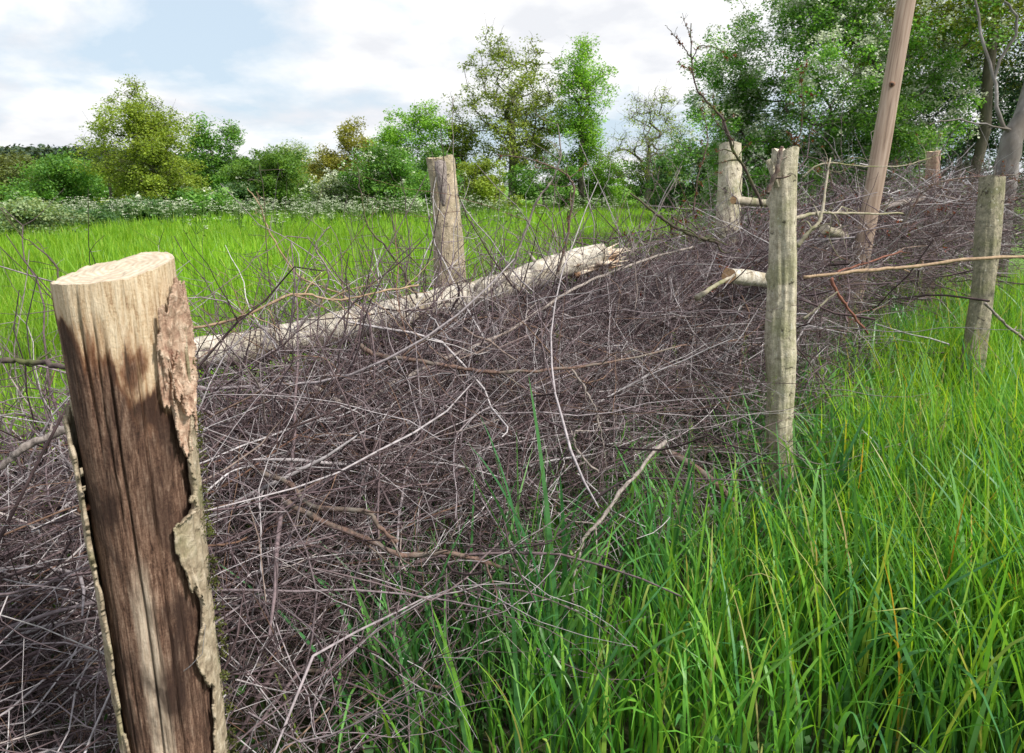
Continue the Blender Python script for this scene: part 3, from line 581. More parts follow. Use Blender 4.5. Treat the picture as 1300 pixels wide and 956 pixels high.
# bark shells left on the right side, the left edge and round the back
def bark_shell(nm, mask, thick, lift, mat, seed, z0=0, z1=1.7, t0=0, t1=2 * np.pi, nz=420, nth=260, inner=True):
    zz_ = np.linspace(z0, z1, nz); tt_ = np.linspace(t0, t1, nth); Zg, Tg = np.meshgrid(zz_, tt_, indexing='ij')
    mk = mask(Tg, Zg) + .16 * fbm(np.stack([Tg * 5, Zg * 7, Tg * 0], -1), 5, seed) + .10 * fbm(np.stack([Tg * 18, Zg * 34, Tg * 0 + 3], -1), 4, seed + 2); 
    rr = np.interp(Zg, [0, 1.0, 1.3, 1.5], [.92, .94, 1.0, 1.05]) * r0 * (1 + .035 * fbm(np.stack([np.cos(Tg) * 1.3, np.sin(Tg) * 1.3, Zg * 2], -1), 2, 3))
    edge = np.clip(1 - mk / .22, 0, 1); rr = rr + .0035 + lift * edge ** 2 * (.5 + .9 * np.clip(fbm(np.stack([Tg * 2, Zg * 5, Tg * 0 + 4], -1), 2, seed + 5) + .3, 0, 1))
    rough_ = .0035 * fbm(np.stack([Tg * 9, Zg * 16, Tg * 0], -1), 4, seed + 9)
    Vo = np.stack([(rr + thick + rough_) * np.cos(Tg), (rr + thick + rough_) * np.sin(Tg), Zg + bt[2]], -1); Vi = np.stack([rr * np.cos(Tg), rr * np.sin(Tg), Zg + bt[2]], -1)
    ok = (mk > 0); fk = ok[:-1, :-1] & ok[1:, :-1] & ok[:-1, 1:] & ok[1:, 1:]
    ii, jj = np.nonzero(fk); base = ii * nth + jj; n_ = nz * nth
    Qo = np.stack([base, base + 1, base + nth + 1, base + nth], -1); Qi = Qo[:, ::-1] + n_; Qs = []
    pad = np.zeros((nz + 1, nth + 1), bool); pad[1:-1 + 1 - 0, 1:] = False; pad = np.zeros((nz + 1, nth + 1), bool); pad[1:nz, 1:nth] = fk
    for (di, dj, e0, e1) in ((-1, 0, (0, 0), (0, 1)), (1, 0, (1, 1), (1, 0)), (0, -1, (1, 0), (0, 0)), (0, 1, (0, 1), (1, 1))):
        nb = pad[1 + ii + di, 1 + jj + dj]; I, J = ii[~nb], jj[~nb]; p = (I + e0[0]) * nth + J + e0[1]; q_ = (I + e1[0]) * nth + J + e1[1]
        Qs.append(np.stack([p, p + n_, q_ + n_, q_], -1))
    allq = np.concatenate([Qo, Qi] + Qs); used = np.unique(allq); remap = np.full(2 * n_, -1); remap[used] = np.arange(len(used))
    return mesh_np(nm, np.concatenate([Vo.reshape(-1, 3), Vi.reshape(-1, 3)])[used], remap[allq], mat, rootA, False)
s = NT('peeling_bark'); tcn = s.n('ShaderNodeTexCoord'); ob = (tcn, 'Object'); a1 = s.noise(ob, 55, 8, .6, .3); a2 = s.noise(ob, 13, 4); vo = s.n('ShaderNodeTexVoronoi', {'Vector': ob, 'Scale': 90})
c0 = s.ramp(a1, [(.3, (.16, .12, .08)), (.5, (.33, .27, .19)), (.7, (.50, .43, .33))]); c0 = s.mix(s.ramp(a2, [(.5, (0, 0, 0)), (.66, (.7, .7, .7))]), c0, (.17, .17, .08))
M['peel'] = s.finish(c0, .85, a1, .006)
s = NT('flaky_inner_bark'); tcn = s.n('ShaderNodeTexCoord'); ob = (tcn, 'Object'); a1 = s.noise(ob, 60, 8, .65, .4); M['flake'] = s.finish(s.ramp(a1, [(.3, (.16, .07, .045)), (.5, (.42, .29, .21)), (.68, (.62, .50, .39))]), .8, a1, .005)
zl = lambda z: z - (-bt[2])  # height above ground of a Z value
def fx(Tg, Zg, pts_r, pts_l):   # covered for theta beyond wandering edges: right part
    return np.minimum(Tg - pts_l(Zg), pts_r(Zg) - Tg)
# right bark: theta from edgeR(Z) (seen from the camera, 3pi/2=4.71 is centre, 2pi right silhouette) round to 2pi+1.6
eR = lambda Z_: np.interp(Z_, [0, .6, .74, .83, .9, .99, 1.03, 1.1, 1.14, 1.16, 1.21, 1.3, 1.36, 1.5], [5.3, 5.4, 5.5, 5.6, 5.3, 5.5, 5.3, 5.15, 5.1, 5.5, 5.45, 5.6, 5.7, 6.0])
topR = lambda Z_: np.clip((1.44 - Z_) * 6, -1, 1)
bark_shell('bark', lambda T_, Z_: np.minimum(np.minimum((T_ - eR(Z_)) * .9, (8.2 - T_)), topR(Z_)), .005, .012, M['peel'], 41, 0, 1.5, 4.7, 8.4, 520, 420)
# left edge strip
eL = lambda Z_: np.interp(Z_, [0, .5, .9, 1.1, 1.25, 1.4, 1.7], [3.75, 3.7, 3.62, 3.55, 3.62, 3.35, 2.6])
bark_shell('bark', lambda T_, Z_: np.minimum(np.minimum((eL(Z_) - T_) * .75, (T_ - 2.2)), np.clip((1.30 - Z_) * 3, -1, 1)), .005, .003, M['peel'], 52, 0, 1.6, 2.0, 4.2, 620, 420)
# flaky plate of inner bark at the upper right
bark_shell('bark_flake', lambda T_, Z_: .30 * (1 - np.hypot((T_ - 5.72) / .46, (Z_ - 1.42) / .095)), .004, .012, M['flake'], 63, 1.2, 1.56, 4.9, 6.6, 300, 300)
bark_shell('bark_flake', lambda T_, Z_: .26 * (1 - np.hypot((T_ - 5.52 - (1.33 - Z_)) / .16, (Z_ - 1.33) / .09)), .004, .012, M['flake'], 71, 1.1, 1.5, 5.0, 6.2, 260, 200)
bark_shell('bark_flake', lambda T_, Z_: .24 * (1 - np.hypot((T_ - 5.30) / .12, (Z_ - 1.37) / .05)), .003, .006, M['flake'], 88, 1.2, 1.5, 5.0, 6.2, 200, 160)
# curl of bark sticking out at the left
c0_ = P(119, 590, .97) - (tp[0], 1, 0); pts = [P(121, 585, .965), P(124, 612, .965), P(119, 636, .96), P(108, 646, .955), P(99, 650, .95)]
rz_ = np.array([[math.cos(-.5), -math.sin(-.5), 0], [math.sin(-.5), math.cos(-.5), 0], [0, 0, 1]]); pc = curve_pts([rz_ @ (p - np.array((tp[0], 1, 0))) for p in pts], 20); wv = np.array((.25, -1, .1)); wv /= np.linalg.norm(wv); hw = np.interp(np.linspace(0, 1, 20), [0, .4, .8, 1], [.016, .022, .014, .004])[:, None]
g_ = norm(np.cross(np.gradient(pc, axis=0), wv)) * .004
V4 = np.concatenate([pc - wv * hw, pc + wv * hw, pc + wv * hw + g_, pc - wv * hw + g_]); Q = []
for k in range(19):
    for (x_, y_) in ((0, 1), (1, 2), (2, 3), (3, 0)): Q.append((x_ * 20 + k, y_ * 20 + k, y_ * 20 + k + 1, x_ * 20 + k + 1))
Q += [(0, 20, 40, 60), (19, 79, 59, 39)]
mesh_np('bark_curl', V4, np.array(Q), M['bark_in'], rootA, True)
# moss tufts down the right side
b = MB(); ms = []
for k in range(60):
    z_ = random.uniform(.35, 1.2); th_ = random.uniform(5.95, 6.25); cc_ = np.array((math.cos(th_) * (r0 + .011), math.sin(th_) * (r0 + .011), z_))
    ms.append(cc_ + rng.normal(0, .0045, (26, 3)))
v, q = leaves(np.concatenate(ms), .005, rng, 0); mesh_np('moss', v, q, M['moss'], rootA)

# ------------------------------------------------------------ fallen log, cut pieces
def rough_log(nm, pts, radii, mat, root, off, seed, sides=28, n=90, disp=.006, cap=None):
    c = curve_pts(pts, n); Rr = np.interp(np.linspace(0, 1, n), np.linspace(0, 1, len(radii)), radii)
    v, q, _ = tubes(c[None], Rr[None], sides); v = v.reshape(n, sides, 3); nr = norm(v - c[:, None]); v = v + nr * (disp * fbm(v * 9, 4, seed) * 2)[..., None]
    mesh_np(nm, v.reshape(-1, 3) - off, q, mat, root, True)
    for e in (0, -1):
        if cap: vv, qq, tt = top_cap(v[e], norm(c[e] - c[e - 1] if e else c[0] - c[1]), rng, seedn=seed); mesh_np('cut_end', vv - off, qq, cap, root, False, tt)
    return c
pts = [P(180, 478, 2.15), P(250, 460, 2.25), P(330, 449, 2.42), P(420, 428, 2.62), P(520, 403, 2.85), P(620, 378, 3.1), P(700, 350, 3.3), P(765, 330, 3.45)]
pts = [p + np.array((0, 0, .03)) for p in pts]; root = empty('fallen_log', pts[0]); tag(root, 'long pale birch log lying sloped along the top of the brush pile', 'log'); off = np.array(root.location)
rough_log('trunk', pts, [.058, .056, .058, .062, .064, .063, .062, .055], M['log_bark'], root, off, 91, disp=.008)
rs = np.random.default_rng(3); b = MB(); e0 = P(762, 331, 3.43); dl = norm(P(815, 322, 3.6) - P(700, 350, 3.3))
for k in range(110):
    u_ = rs.normal(0, 1, 3); u_ -= dl * (u_ @ dl); u_ = norm(u_) * rs.uniform(.0, .05); s0 = e0 + u_ - dl * rs.uniform(.05, .2); ln = rs.uniform(.08, .27)
    d_ = norm(dl + rs.normal(0, .075, 3)); c = np.stack([s0, s0 + d_ * ln * .5 + rs.normal(0, .006, 3), s0 + d_ * ln]); v, q, t = tubes(c[None], np.array([[.012, .010, .0015]]) * rs.uniform(.4, 1.3), 4, True); b.add(v, q, t)
b.build('torn_end', M['torn'], root, False, off)
b = MB()
for (x0, y0, x1, y1, yy) in ((520, 396, 505, 372, 2.83), (345, 432, 338, 418, 2.42), (600, 372, 612, 352, 3.0), (690, 345, 672, 322, 3.25), (455, 412, 440, 396, 2.7)):
    v, q, t = tubes(np.stack([P(x0, y0, yy), P((x0 + x1) / 2, (y0 + y1) / 2, yy - .01), P(x1, y1, yy - .02)])[None], np.array([[.012, .009, .005]]), 7, True); mesh_np('branch_stub', v - off, q, M['log_bark'], root, True, t)
def cutlog(name, label, p0, p1, r, mat, cap, seed):
    root = empty(name, p0); tag(root, label, 'log'); off = np.array(root.location); rough_log('trunk', [p0, (p0 + p1) / 2, p1], [r, r, r * .95], mat, root, off, seed, 24, 30, .004, cap)
    return root
cutlog('sawn_log', 'sawn log with an orange-tan end face lying just left of the foreground right post', P(925, 350, 3.5), P(992, 358, 3.95), .040, M['log_bark'], M['cut_orange'], 5)
cutlog('sawn_branch', 'short sawn branch stub sticking out by the pale rear post', P(931, 254, 4.45), P(985, 259, 4.7), .025, M['branch_pale'], M['cut_orange'], 6)
cutlog('sawn_branch', 'pale cut branch end poking from the brush below the tall pole', P(1046, 291, 4.7), P(1072, 300, 5.3), .034, M['branch_pale'], M['cut_pale'], 7)
cutlog('sawn_branch', 'grey cut limb resting on brush between the tall pole and small pinkish post', P(1122, 262, 6.0), P(1172, 252, 6.8), .030, M['branch_grey'], M['cut_pale'], 8)

# ------------------------------------------------------------ the brush pile
Adir = norm(np.array((1.72, 1.95))); Anr = np.array((-Adir[1], Adir[0])); A0 = np.array((-.60, 1.0))
def hedge(s_, t_):
    bend = np.clip(s_ - 3.2, 0, 99); off_ = .035 * bend ** 1.6
    return A0[0] + Adir[0] * s_ + Anr[0] * (t_ - off_), A0[1] + Adir[1] * s_ + Anr[1] * (t_ - off_)
def ptop(s_, t_):
    h = np.interp(s_, [-2, 0, 1, 2, 3, 4, 5, 7, 12], [.60, .66, .75, .85, .92, 1.06, 1.2, 1.36, 1.5])
    return h * (1 - .5 * np.clip((t_ - 1.15) / .5, 0, 1) ** 1.5) * (1 - .42 * np.clip((.62 - t_) / .45, 0, 1) ** 1.6)
rng = np.random.default_rng(12)
def pile_pts(n, skin):
    s_ = rng.uniform(-1.6, 11, n) ; s_ = np.where(rng.random(n) < .66, rng.uniform(-1.3, 4.2, n), s_)
    t_ = rng.uniform(.18, 1.5, n); tz = ptop(s_, t_) * (1 + .13 * vnoise(np.stack([s_ * 2.2, t_ * 2.2, s_ * 0], -1), 4)); u_ = rng.random(n)
    u_ = np.where(rng.random(n) < skin, 1 - .22 * rng.random(n), u_ ** .8)
    lo = (u_ < .5) & (t_ < .9) & (s_ > -.2) & (rng.random(n) < .75); u_ = np.where(lo, .55 + .45 * rng.random(n), u_); z = .03 + (tz - .03) * u_; fr = (.62 - .30 * np.clip((s_ - .6) / 1.2, 0, 1)) * (1 - z / .9) + .14 * vnoise(np.stack([s_ * 1.7, z * 2, s_ * 0], -1), 8)          # foot of the pile steps back
    t_ = np.maximum(t_, .06 + np.clip(fr, 0, 1) * np.interp(s_, [0, 1.2], [.8, .45]) + rng.uniform(0, .25, n))
    x, y = hedge(s_, t_); return np.stack([x, y, z], -1), s_, t_
def dirs(n, s_, along=.9, vert=.42, sg=1):
    a = rng.normal(0, 1, (n, 3)) * (.75, .75, vert); d3 = np.array((Adir[0], Adir[1], .02)); return norm(a + d3 * (rng.choice([-1, 1], n) * along)[:, None])
b = MB()
def cast(n, Ls, Rs, k1, skin, n1=9, sig=.13, along=.9, vert=.42, sides=4):
    c, s_, t_ = pile_pts(n, skin); ln = rng.uniform(*Ls, n); d = dirs(n, s_, along, vert); r_ = Rs[0] + (Rs[1] - Rs[0]) * rng.random(n) ** 1.8 * 1.35
    pt = walk(c - d * ln[:, None] * .5, d, ln, n1, sig, rng, kink=.25); rd = r_[:, None] * (np.linspace(1, .3, n1) * np.minimum(1, np.linspace(.35, 4, n1)))[None]
    # keep out of the sky and the ground
    pt[..., 2] = np.maximum(pt[..., 2], .02); v, q, _ = tubes(pt, rd, sides); b.add(v, q)
    if k1:
        p2, r2 = shoots(pt, rd, k1, .42, 5, .16, rng, rf=.62); p2[..., 2] = np.maximum(p2[..., 2], .02); v, q, _ = tubes(p2, r2, 3); b.add(v, q); return p2, r2
cast(620, (.7, 1.6), (.0028, .0065), 4, .35, 12, .09, 1.3, .25, 5)
p2, r2 = cast(6200, (.35, .95), (.0017, .0037), 3, .45)
p3, r3 = shoots(p2[::2], r2[::2], 2, .5, 4, .15, rng); v, q, _ = tubes(p3, r3, 3); b.add(v, q)
cast(5500, (.2, .6), (.0011, .0022), 2, .5, 7, .15, .5, .7, 3)
# coarser crossed branches where the pile runs away to the right
n = 900; s_ = rng.uniform(3.1, 10, n); t_ = rng.uniform(.25, 1.7, n); x, y = hedge(s_, t_); c = np.stack([x, y, ptop(s_, t_) * rng.uniform(.45, 1.05, n)], -1); ln = rng.uniform(.6, 1.7, n); d = dirs(n, s_, .9, .3)
pt = walk(c - d * ln[:, None] * .5, d, ln, 14, .11, rng, kink=.3); pt[..., 2] = np.maximum(pt[..., 2], .02); rd = rng.uniform(.0025, .0075, n)[:, None] * np.linspace(1, .3, 14)[None]; v, q, _ = tubes(pt, rd, 4); b.add(v, q)
p2, r2 = shoots(pt, rd, 4, .35, 7, .16, rng, rf=.55); v, q, _ = tubes(p2, r2, 3); b.add(v, q); p3, r3 = shoots(p2, r2, 2, .4, 4, .13, rng); v, q, _ = tubes(p3, r3, 3); b.add(v, q)
# spill of fine twigs at the foot in front
n = 1700; s_ = rng.uniform(-.6, 4.6, n); t_ = rng.uniform(.0, .6, n); x, y = hedge(s_, t_); c = np.stack([x, y, rng.uniform(.05, .5, n)], -1)
pt = walk(c, dirs(n, s_, .6, .5), rng.uniform(.3, .7, n), 9, .14, rng, kink=.25); pt[..., 2] = np.maximum(pt[..., 2], .02); rd = rng.uniform(.0015, .003, n)[:, None] * np.linspace(1, .3, 9)[None]; v, q, _ = tubes(pt, rd, 3); b.add(v, q)
p2, r2 = shoots(pt, rd, 3, .4, 5, .16, rng); v, q, _ = tubes(p2, r2, 3); b.add(v, q)
pile = b.build('brush_pile', M['twig'])
tag(pile, 'long tangled pile of grey purple twigs heaped between the posts', 'brush pile', kind='stuff')
# springy thorn twigs standing up out of the pile
b = MB(); n = 1500; s_ = np.where(rng.random(n) < .5, rng.uniform(.1, 3.2, n), rng.uniform(3, 10, n)); t_ = rng.uniform(.5, 1.6, n); x, y = hedge(s_, t_); c = np.stack([x, y, ptop(s_, t_) * .9], -1)
d = rng.normal(0, 1, (n, 3)) * (.8, .6, .35) + (0, 0, .42); ln = rng.uniform(.2, .72, n) * np.interp(s_, [0, 3, 6], [1.0, .95, .95]); pt = walk(c, d, ln, 12, .15, rng, kink=.4); rd = rng.uniform(.0014, .0038, n)[:, None] * np.linspace(1, .28, 12)[None]
n2 = 430; sb = rng.uniform(.0, 2.9, n2); tb = rng.uniform(.75, 1.45, n2); x, y = hedge(sb, tb); pb_ = walk(np.stack([x, y, ptop(sb, tb) * .92], -1), rng.normal(0, 1, (n2, 3)) * (.8, .35, .3) + (0, 0, .6), rng.uniform(.4, 1.0, n2), 12, .15, rng, kink=.4)
pt = np.concatenate([pt, pb_]); rd = np.concatenate([rd, rng.uniform(.0024, .005, n2)[:, None] * np.linspace(1, .28, 12)[None]]); s_ = np.append(s_, sb)
v, q, _ = tubes(pt, rd, 4); b.add(v, q); p2, r2 = shoots(pt, rd, 4, .34, 6, .2, rng, rf=.7); v, q, _ = tubes(p2, r2, 3); b.add(v, q); p3, r3 = shoots(p2, r2, 2, .35, 3, .1, rng, (60, 90), .6); v, q, _ = tubes(p3, r3, 3); b.add(v, q)
tag(b.build('loose_twigs', M['twig']), 'loose thorny twigs sticking up all along the top of the brush pile', 'twigs', kind='stuff')

sel = pt[s_ > 3.1].reshape(-1, 3); sel = sel[rng.integers(0, len(sel), 620)]; cen = np.repeat(sel, 8, 0) + rng.normal(0, .012, (620 * 8, 3)); v, q = leaves(cen, .02, rng, 0, .7)
tag(mesh_np('dry_leaves', v, q, M['bud']), 'small withered red-brown leaves clinging to the loose twigs at the right', 'dry leaves', kind='stuff')
# ------------------------------------------------------------ single branches one can pick out
BG = 'branches lying loose on the brush pile'
def branch(label, mat, pts, r0_, r1_, sh=8, shl=.3, name='branch', buds=0, seed=None, jag=.006, thorns=True):
    rg = np.random.default_rng(seed or len(label) * 13 + len(pts)); pp = np.array([P(*p) for p in pts]); n = max(14, len(pts) * 6); c = curve_pts(pp, n); c[1:] += np.cumsum(rg.normal(0, jag * .35, (n - 1, 3)), 0) * .4 + rg.normal(0, jag * .25, (n - 1, 3))
    root = empty(name, c[0]); tag(root, label, 'branch', BG); off = np.array(root.location); rd = np.linspace(r0_, r1_, n) * (1 + .12 * rg.normal(0, 1, n))
    b = MB(); v, q, t = tubes(c[None], rd[None], 8, True); b.add(v, q, t)
    if not sh: b.build('stem', M[mat], root, True, off)
    if sh:
        p2, r2 = shoots(c[None], rd[None] , sh, shl, 9, .17, rg, rf=.55); v, q, _ = tubes(p2, np.maximum(r2, .0009), 4); b.add(v, q)
        p3, r3 = shoots(p2, r2, 3, .3, 4, .12, rg, (50, 85), .65); v, q, _ = tubes(p3, np.maximum(r3, .0007), 3); b.add(v, q)
        b.build('stem', M[mat], root, True, off)
        if buds:
            pp2 = np.concatenate([p2.reshape(-1, 3), c]); sel = pp2[rg.integers(0, len(pp2), buds)]; 
            for se in sel:
                v, q = leaves(se + rg.normal(0, .004, (7, 3)), .009, rg, 0, .8); mesh_np('bud', v - off, q, M['bud'], root)
    return root
branch('tall dark thorny branch with red buds curving into the sky beside the pale rear post', 'branch_dark', [(968, 262, 3.5), (947, 218, 3.45), (931, 192, 3.4), (918, 153, 3.4), (899, 131, 3.4), (885, 112, 3.4), (879, 74, 3.4), (877, 30, 3.4)], .008, .0025, 11, .16, buds=46)
branch('thin dark twig forking left at the tip of the tall thorny branch', 'branch_dark', [(879, 74, 3.4), (862, 52, 3.38), (846, 31, 3.36)], .003, .0012, 3, .3, buds=8)
branch('short bent twig bowing right near the tip of the tall thorny branch', 'branch_dark', [(879, 76, 3.4), (888, 60, 3.39), (900, 60, 3.38), (915, 66, 3.36), (923, 77, 3.35)], .003, .0012, 2, .3, buds=10)
branch('upright thin twig with red buds left of the pale rear post', 'branch_brown', [(880, 268, 3.6), (886, 221, 3.6), (897, 177, 3.6), (890, 137, 3.6)], .004, .0015, 8, .3, buds=26)
branch('mossy dark branch lying sloped from the field down to the sawn orange-tan log', 'branch_dark', [(800, 245, 3.5), (835, 273, 3.5), (858, 288, 3.55), (885, 300, 3.6), (912, 308, 3.7)], .005, .011, 7, .35, buds=14)
branch('long brown branch bowed across the middle of the pile', 'branch_brown', [(453, 435, 2.25), (480, 451, 2.22), (545, 461, 2.2), (611, 472, 2.2), (672, 474, 2.22), (726, 469, 2.28), (800, 458, 2.4), (870, 440, 2.55)], .009, .003, 9, .28)
branch('thin grey branch forking down from the bowed brown branch', 'branch_grey', [(726, 469, 2.26), (745, 498, 2.24), (755, 520, 2.23), (762, 552, 2.22), (768, 600, 2.2)], .0045, .0015, 6, .3)
branch('grey forked branch rising from the left over the pile towards the torn log end', 'branch_grey', [(400, 492, 2.15), (449, 515, 2.12), (495, 488, 2.2), (549, 461, 2.3), (640, 420, 2.6), (707, 377, 2.9), (765, 348, 3.2), (830, 325, 3.5), (880, 312, 3.7)], .008, .006, 8, .15)
branch('thick twisted red-brown branch low in front of the pile', 'branch_brown', [(360, 636, 1.60), (412, 662, 1.58), (460, 682, 1.56), (508, 704, 1.57), (560, 700, 1.6), (600, 708, 1.64), (648, 720, 1.70), (684, 722, 1.76)], .0078, .005, 6, .3, jag=.004)
branch('crooked brown branch joining the thick twisted one from above', 'branch_brown', [(330, 600, 1.66), (366, 612, 1.62), (396, 641, 1.60), (468, 650, 1.57), (480, 668, 1.56), (506, 690, 1.56)], .007, .0055, 5, .3, jag=.004)
branch('pale arched stem bending down to the grass in front of the pile', 'branch_grey', [(845, 560, 2.15), (796, 612, 2.0), (764, 656, 1.9), (740, 684, 1.85), (732, 720, 1.8), (728, 765, 1.78)], .007, .0035, 7, .25)
branch('hooked pale twig in the centre of the pile', 'branch_grey', [(760, 600, 2.1), (738, 580, 2.1), (728, 560, 2.1), (732, 548, 2.1), (748, 548, 2.1)], .004, .003, 4, .4)
branch('reddish brown stick low down right of the stripped foreground post', 'branch_brown', [(270, 828, 1.48), (352, 846, 1.5), (440, 852, 1.52), (540, 866, 1.55), (600, 880, 1.58)], .006, .003, 4, .2)
branch('long straight tan stick pointing right past the grey right post', 'branch_tan', [(1020, 352, 3.9), (1098, 343, 3.95), (1170, 337, 4.0), (1240, 329, 4.02), (1330, 326, 4.1)], .010, .011, 2, .08)
branch('orange-red stripped stick lying under the straight tan stick', 'branch_red', [(1060, 346, 4.3), (1100, 334, 4.4), (1146, 318, 4.5)], .010, .005, 2, .2)
branch('broken red stick hanging down between the two right posts', 'branch_red', [(1055, 353, 3.35), (1063, 371, 3.34), (1081, 398, 3.35), (1101, 423, 3.4)], .009, .005, 3, .3)
branch('thin pale stick leaning up to the broken red stick', 'branch_pale', [(1020, 405, 3.3), (1042, 388, 3.3), (1062, 372, 3.3)], .006, .004, 2, .3)
branch('pale whitish splinter of wood pointing at the sawn orange-tan log', 'branch_pale', [(884, 379, 3.1), (905, 364, 3.2), (932, 349, 3.3)], .014, .006, 1, .2, name='splinter')
branch('red-brown stick leaning against the top left of the foreground right post', 'branch_brown', [(974, 245, 2.86), (982, 225, 2.86), (988, 205, 2.86), (993, 186, 2.88)], .010, .008, 3, .5)
branch('pale mossy branch lying level behind the foreground right post', 'branch_pale', [(1005, 278, 3.6), (1040, 270, 3.8), (1075, 271, 4.0), (1146, 271, 4.3)], .010, .005, 6, .3)
branch('pale mossy forked limb rising steeply right of the foreground right post', 'branch_pale', [(1012, 312, 3.7), (1028, 294, 3.7), (1041, 281, 3.72), (1048, 246, 3.8), (1056, 200, 3.9)], .014, .004, 7, .3)
branch('dark twig running level into the left edge just under the foreground post top', 'branch_dark', [(-40, 452, 1.3), (0, 456, 1.28), (40, 457, 1.26), (90, 465, 1.22), (130, 480, 1.2)], .0045, .006, 6, .14)
branch('thick grey-brown stick rising from the left edge to the foreground post', 'branch_grey', [(-60, 640, 1.35), (0, 592, 1.35), (37, 567, 1.36), (102, 537, 1.38), (150, 525, 1.4)], .009, .008, 4, .08)
branch('slender yellow-brown thorny branch arching over the field right of the foreground post', 'branch_tan', [(240, 418, 2.0), (308, 401, 2.05), (370, 374, 2.1), (425, 381, 2.15), (480, 372, 2.2), (530, 362, 2.3)], .0045, .003, 12, .3)
branch('steep dark thorny twig crossing the field left of the leaning rear post', 'branch_dark', [(530, 378, 2.7), (520, 358, 2.7), (492, 314, 2.65), (470, 290, 2.65), (461, 251, 2.65), (457, 211, 2.65)], .005, .002, 9, .25)
branch('thin upright grey twig rising right in front of the leaning rear post', 'branch_grey', [(590, 400, 2.75), (583, 330, 2.75), (577, 230, 2.75), (574, 122, 2.75)], .0035, .001, 4, .15)
branch('long grey branch slanting steeply up from the log right of the rear post', 'branch_grey', [(590, 392, 2.9), (641, 354, 2.9), (658, 318, 2.9), (681, 256, 2.9), (700, 228, 2.9), (711, 194, 2.9), (708, 155, 2.9)], .0065, .0022, 9, .2)
branch('red-brown thorny branch standing up by the torn log end and hooking left over the oak', 'branch_brown', [(708, 345, 3.1), (719, 305, 3.1), (727, 245, 3.1), (722, 228, 3.1), (705, 214, 3.1), (669, 201, 3.1), (631, 196, 3.1)], .006, .002, 12, .22, buds=12)
branch('grey branch slanting right across the field towards the pale rear post', 'branch_grey', [(790, 330, 3.2), (806, 315, 3.2), (842, 255, 3.2), (866, 211, 3.2)], .005, .002, 9, .3)
branch('low grey spray of thorny twigs left of the rear post against bright field', 'branch_grey', [(360, 440, 2.3), (405, 385, 2.3), (416, 350, 2.3), (398, 318, 2.28), (412, 290, 2.28)], .0048, .002, 11, .28)
branch('thin bowed thorny twig sweeping left over bright field above the log', 'branch_tan', [(470, 400, 2.5), (430, 372, 2.5), (380, 350, 2.5), (345, 300, 2.48), (330, 262, 2.48), (313, 240, 2.48)], .0045, .0015, 10, .25)
branch('dark upright twig in front of the field halfway between stripped post and rear post', 'branch_dark', [(355, 420, 2.4), (342, 350, 2.4), (338, 280, 2.4), (332, 212, 2.4)], .003, .001, 8, .2)
branch('thin dark twig with a sharp bend at the far left above the grass', 'branch_dark', [(85, 400, 1.5), (70, 335, 1.5), (30, 300, 1.5), (0, 262, 1.5)], .0025, .001, 5, .15)
branch('reddish thorny branches tangling above the brush right of the tall pole', 'branch_brown', [(1140, 300, 5.4), (1160, 260, 5.4), (1185, 235, 5.4), (1230, 225, 5.4), (1290, 222, 5.4)], .009, .004, 14, .3, buds=60)
branch('long thin twig stretching level in front of the hawthorn left of the tall pole', 'branch_pale', [(1020, 225, 4.0), (1045, 208, 4.0), (1100, 212, 4.1), (1150, 210, 4.2), (1200, 195, 4.3)], .005, .002, 9, .25, buds=14)
branch('dark fan of budding twigs above the foreground right post against the hawthorn', 'branch_dark', [(1000, 205, 3.3), (1015, 170, 3.3), (1020, 130, 3.3), (1016, 95, 3.3)], .004, .0015, 12, .35, buds=50)
branch('grey branch trailing into the grass right of the foreground right post', 'branch_grey', [(985, 560, 2.8), (1040, 590, 2.7), (1120, 570, 2.75), (1200, 545, 2.9)], .003, .0012, 10, .3)
branch('stout dark limb half buried at the foot of pile left of the foreground right post', 'branch_brown', [(800, 560, 2.75), (850, 575, 2.65), (900, 605, 2.55), (935, 640, 2.5)], .020, .012, 3, .3)
branch('dry grey stick running down to the right edge below the grey right post', 'branch_grey', [(1250, 385, 4.0), (1275, 410, 4.0), (1310, 440, 4.0)], .009, .007, 2, .2)

# ------------------------------------------------------------ grass
def blades(x, y, h, wd, bendy, nseg, rng, droop=.5, z=None):
    n = len(x); th = rng.uniform(0, 2 * np.pi, n); dx, dy = np.cos(th), np.sin(th); t = np.linspace(0, 1, nseg + 1)[None]
    bd = bendy * rng.uniform(.3, 1.5, n) * h; t2 = t ** 2.2; hx = bd[:, None] * t2; zz_ = h[:, None] * t - droop * (rng.random(n) ** 2 * h)[:, None] * t ** 4
    px_ = x[:, None] + dx[:, None] * hx; py_ = y[:, None] + dy[:, None] * hx; pz = (gz(x, y) if z is None else z)[:, None] + zz_ - .02
    tw = rng.uniform(-1, 1, n)[:, None] * t * 1.2; sx = np.cos(th[:, None] + np.pi / 2 + tw); sy = np.sin(th[:, None] + np.pi / 2 + tw)
    prof = np.minimum(1, .45 + 1.6 * t) * np.sqrt(np.clip(1 - t ** 2.2, 0, 1)); hw = wd[:, None] * prof * .5 + .0002
    A = np.stack([px_ - sx * hw, py_ - sy * hw, pz], -1); B = np.stack([px_ + sx * hw, py_ + sy * hw, pz], -1)
    V = np.stack([A, B], 2).reshape(-1, 3); k = nseg + 1; i = np.arange(n)[:, None] * k * 2 + np.arange(nseg)[None] * 2
    return V, np.stack([i, i + 1, i + 3, i + 2], -1).reshape(-1, 4)
def st_of(x, y):
    dx_, dy_ = x - A0[0], y - A0[1]; return dx_ * Adir[0] + dy_ * Adir[1], dx_ * Anr[0] + dy_ * Anr[1]
rng = np.random.default_rng(99)
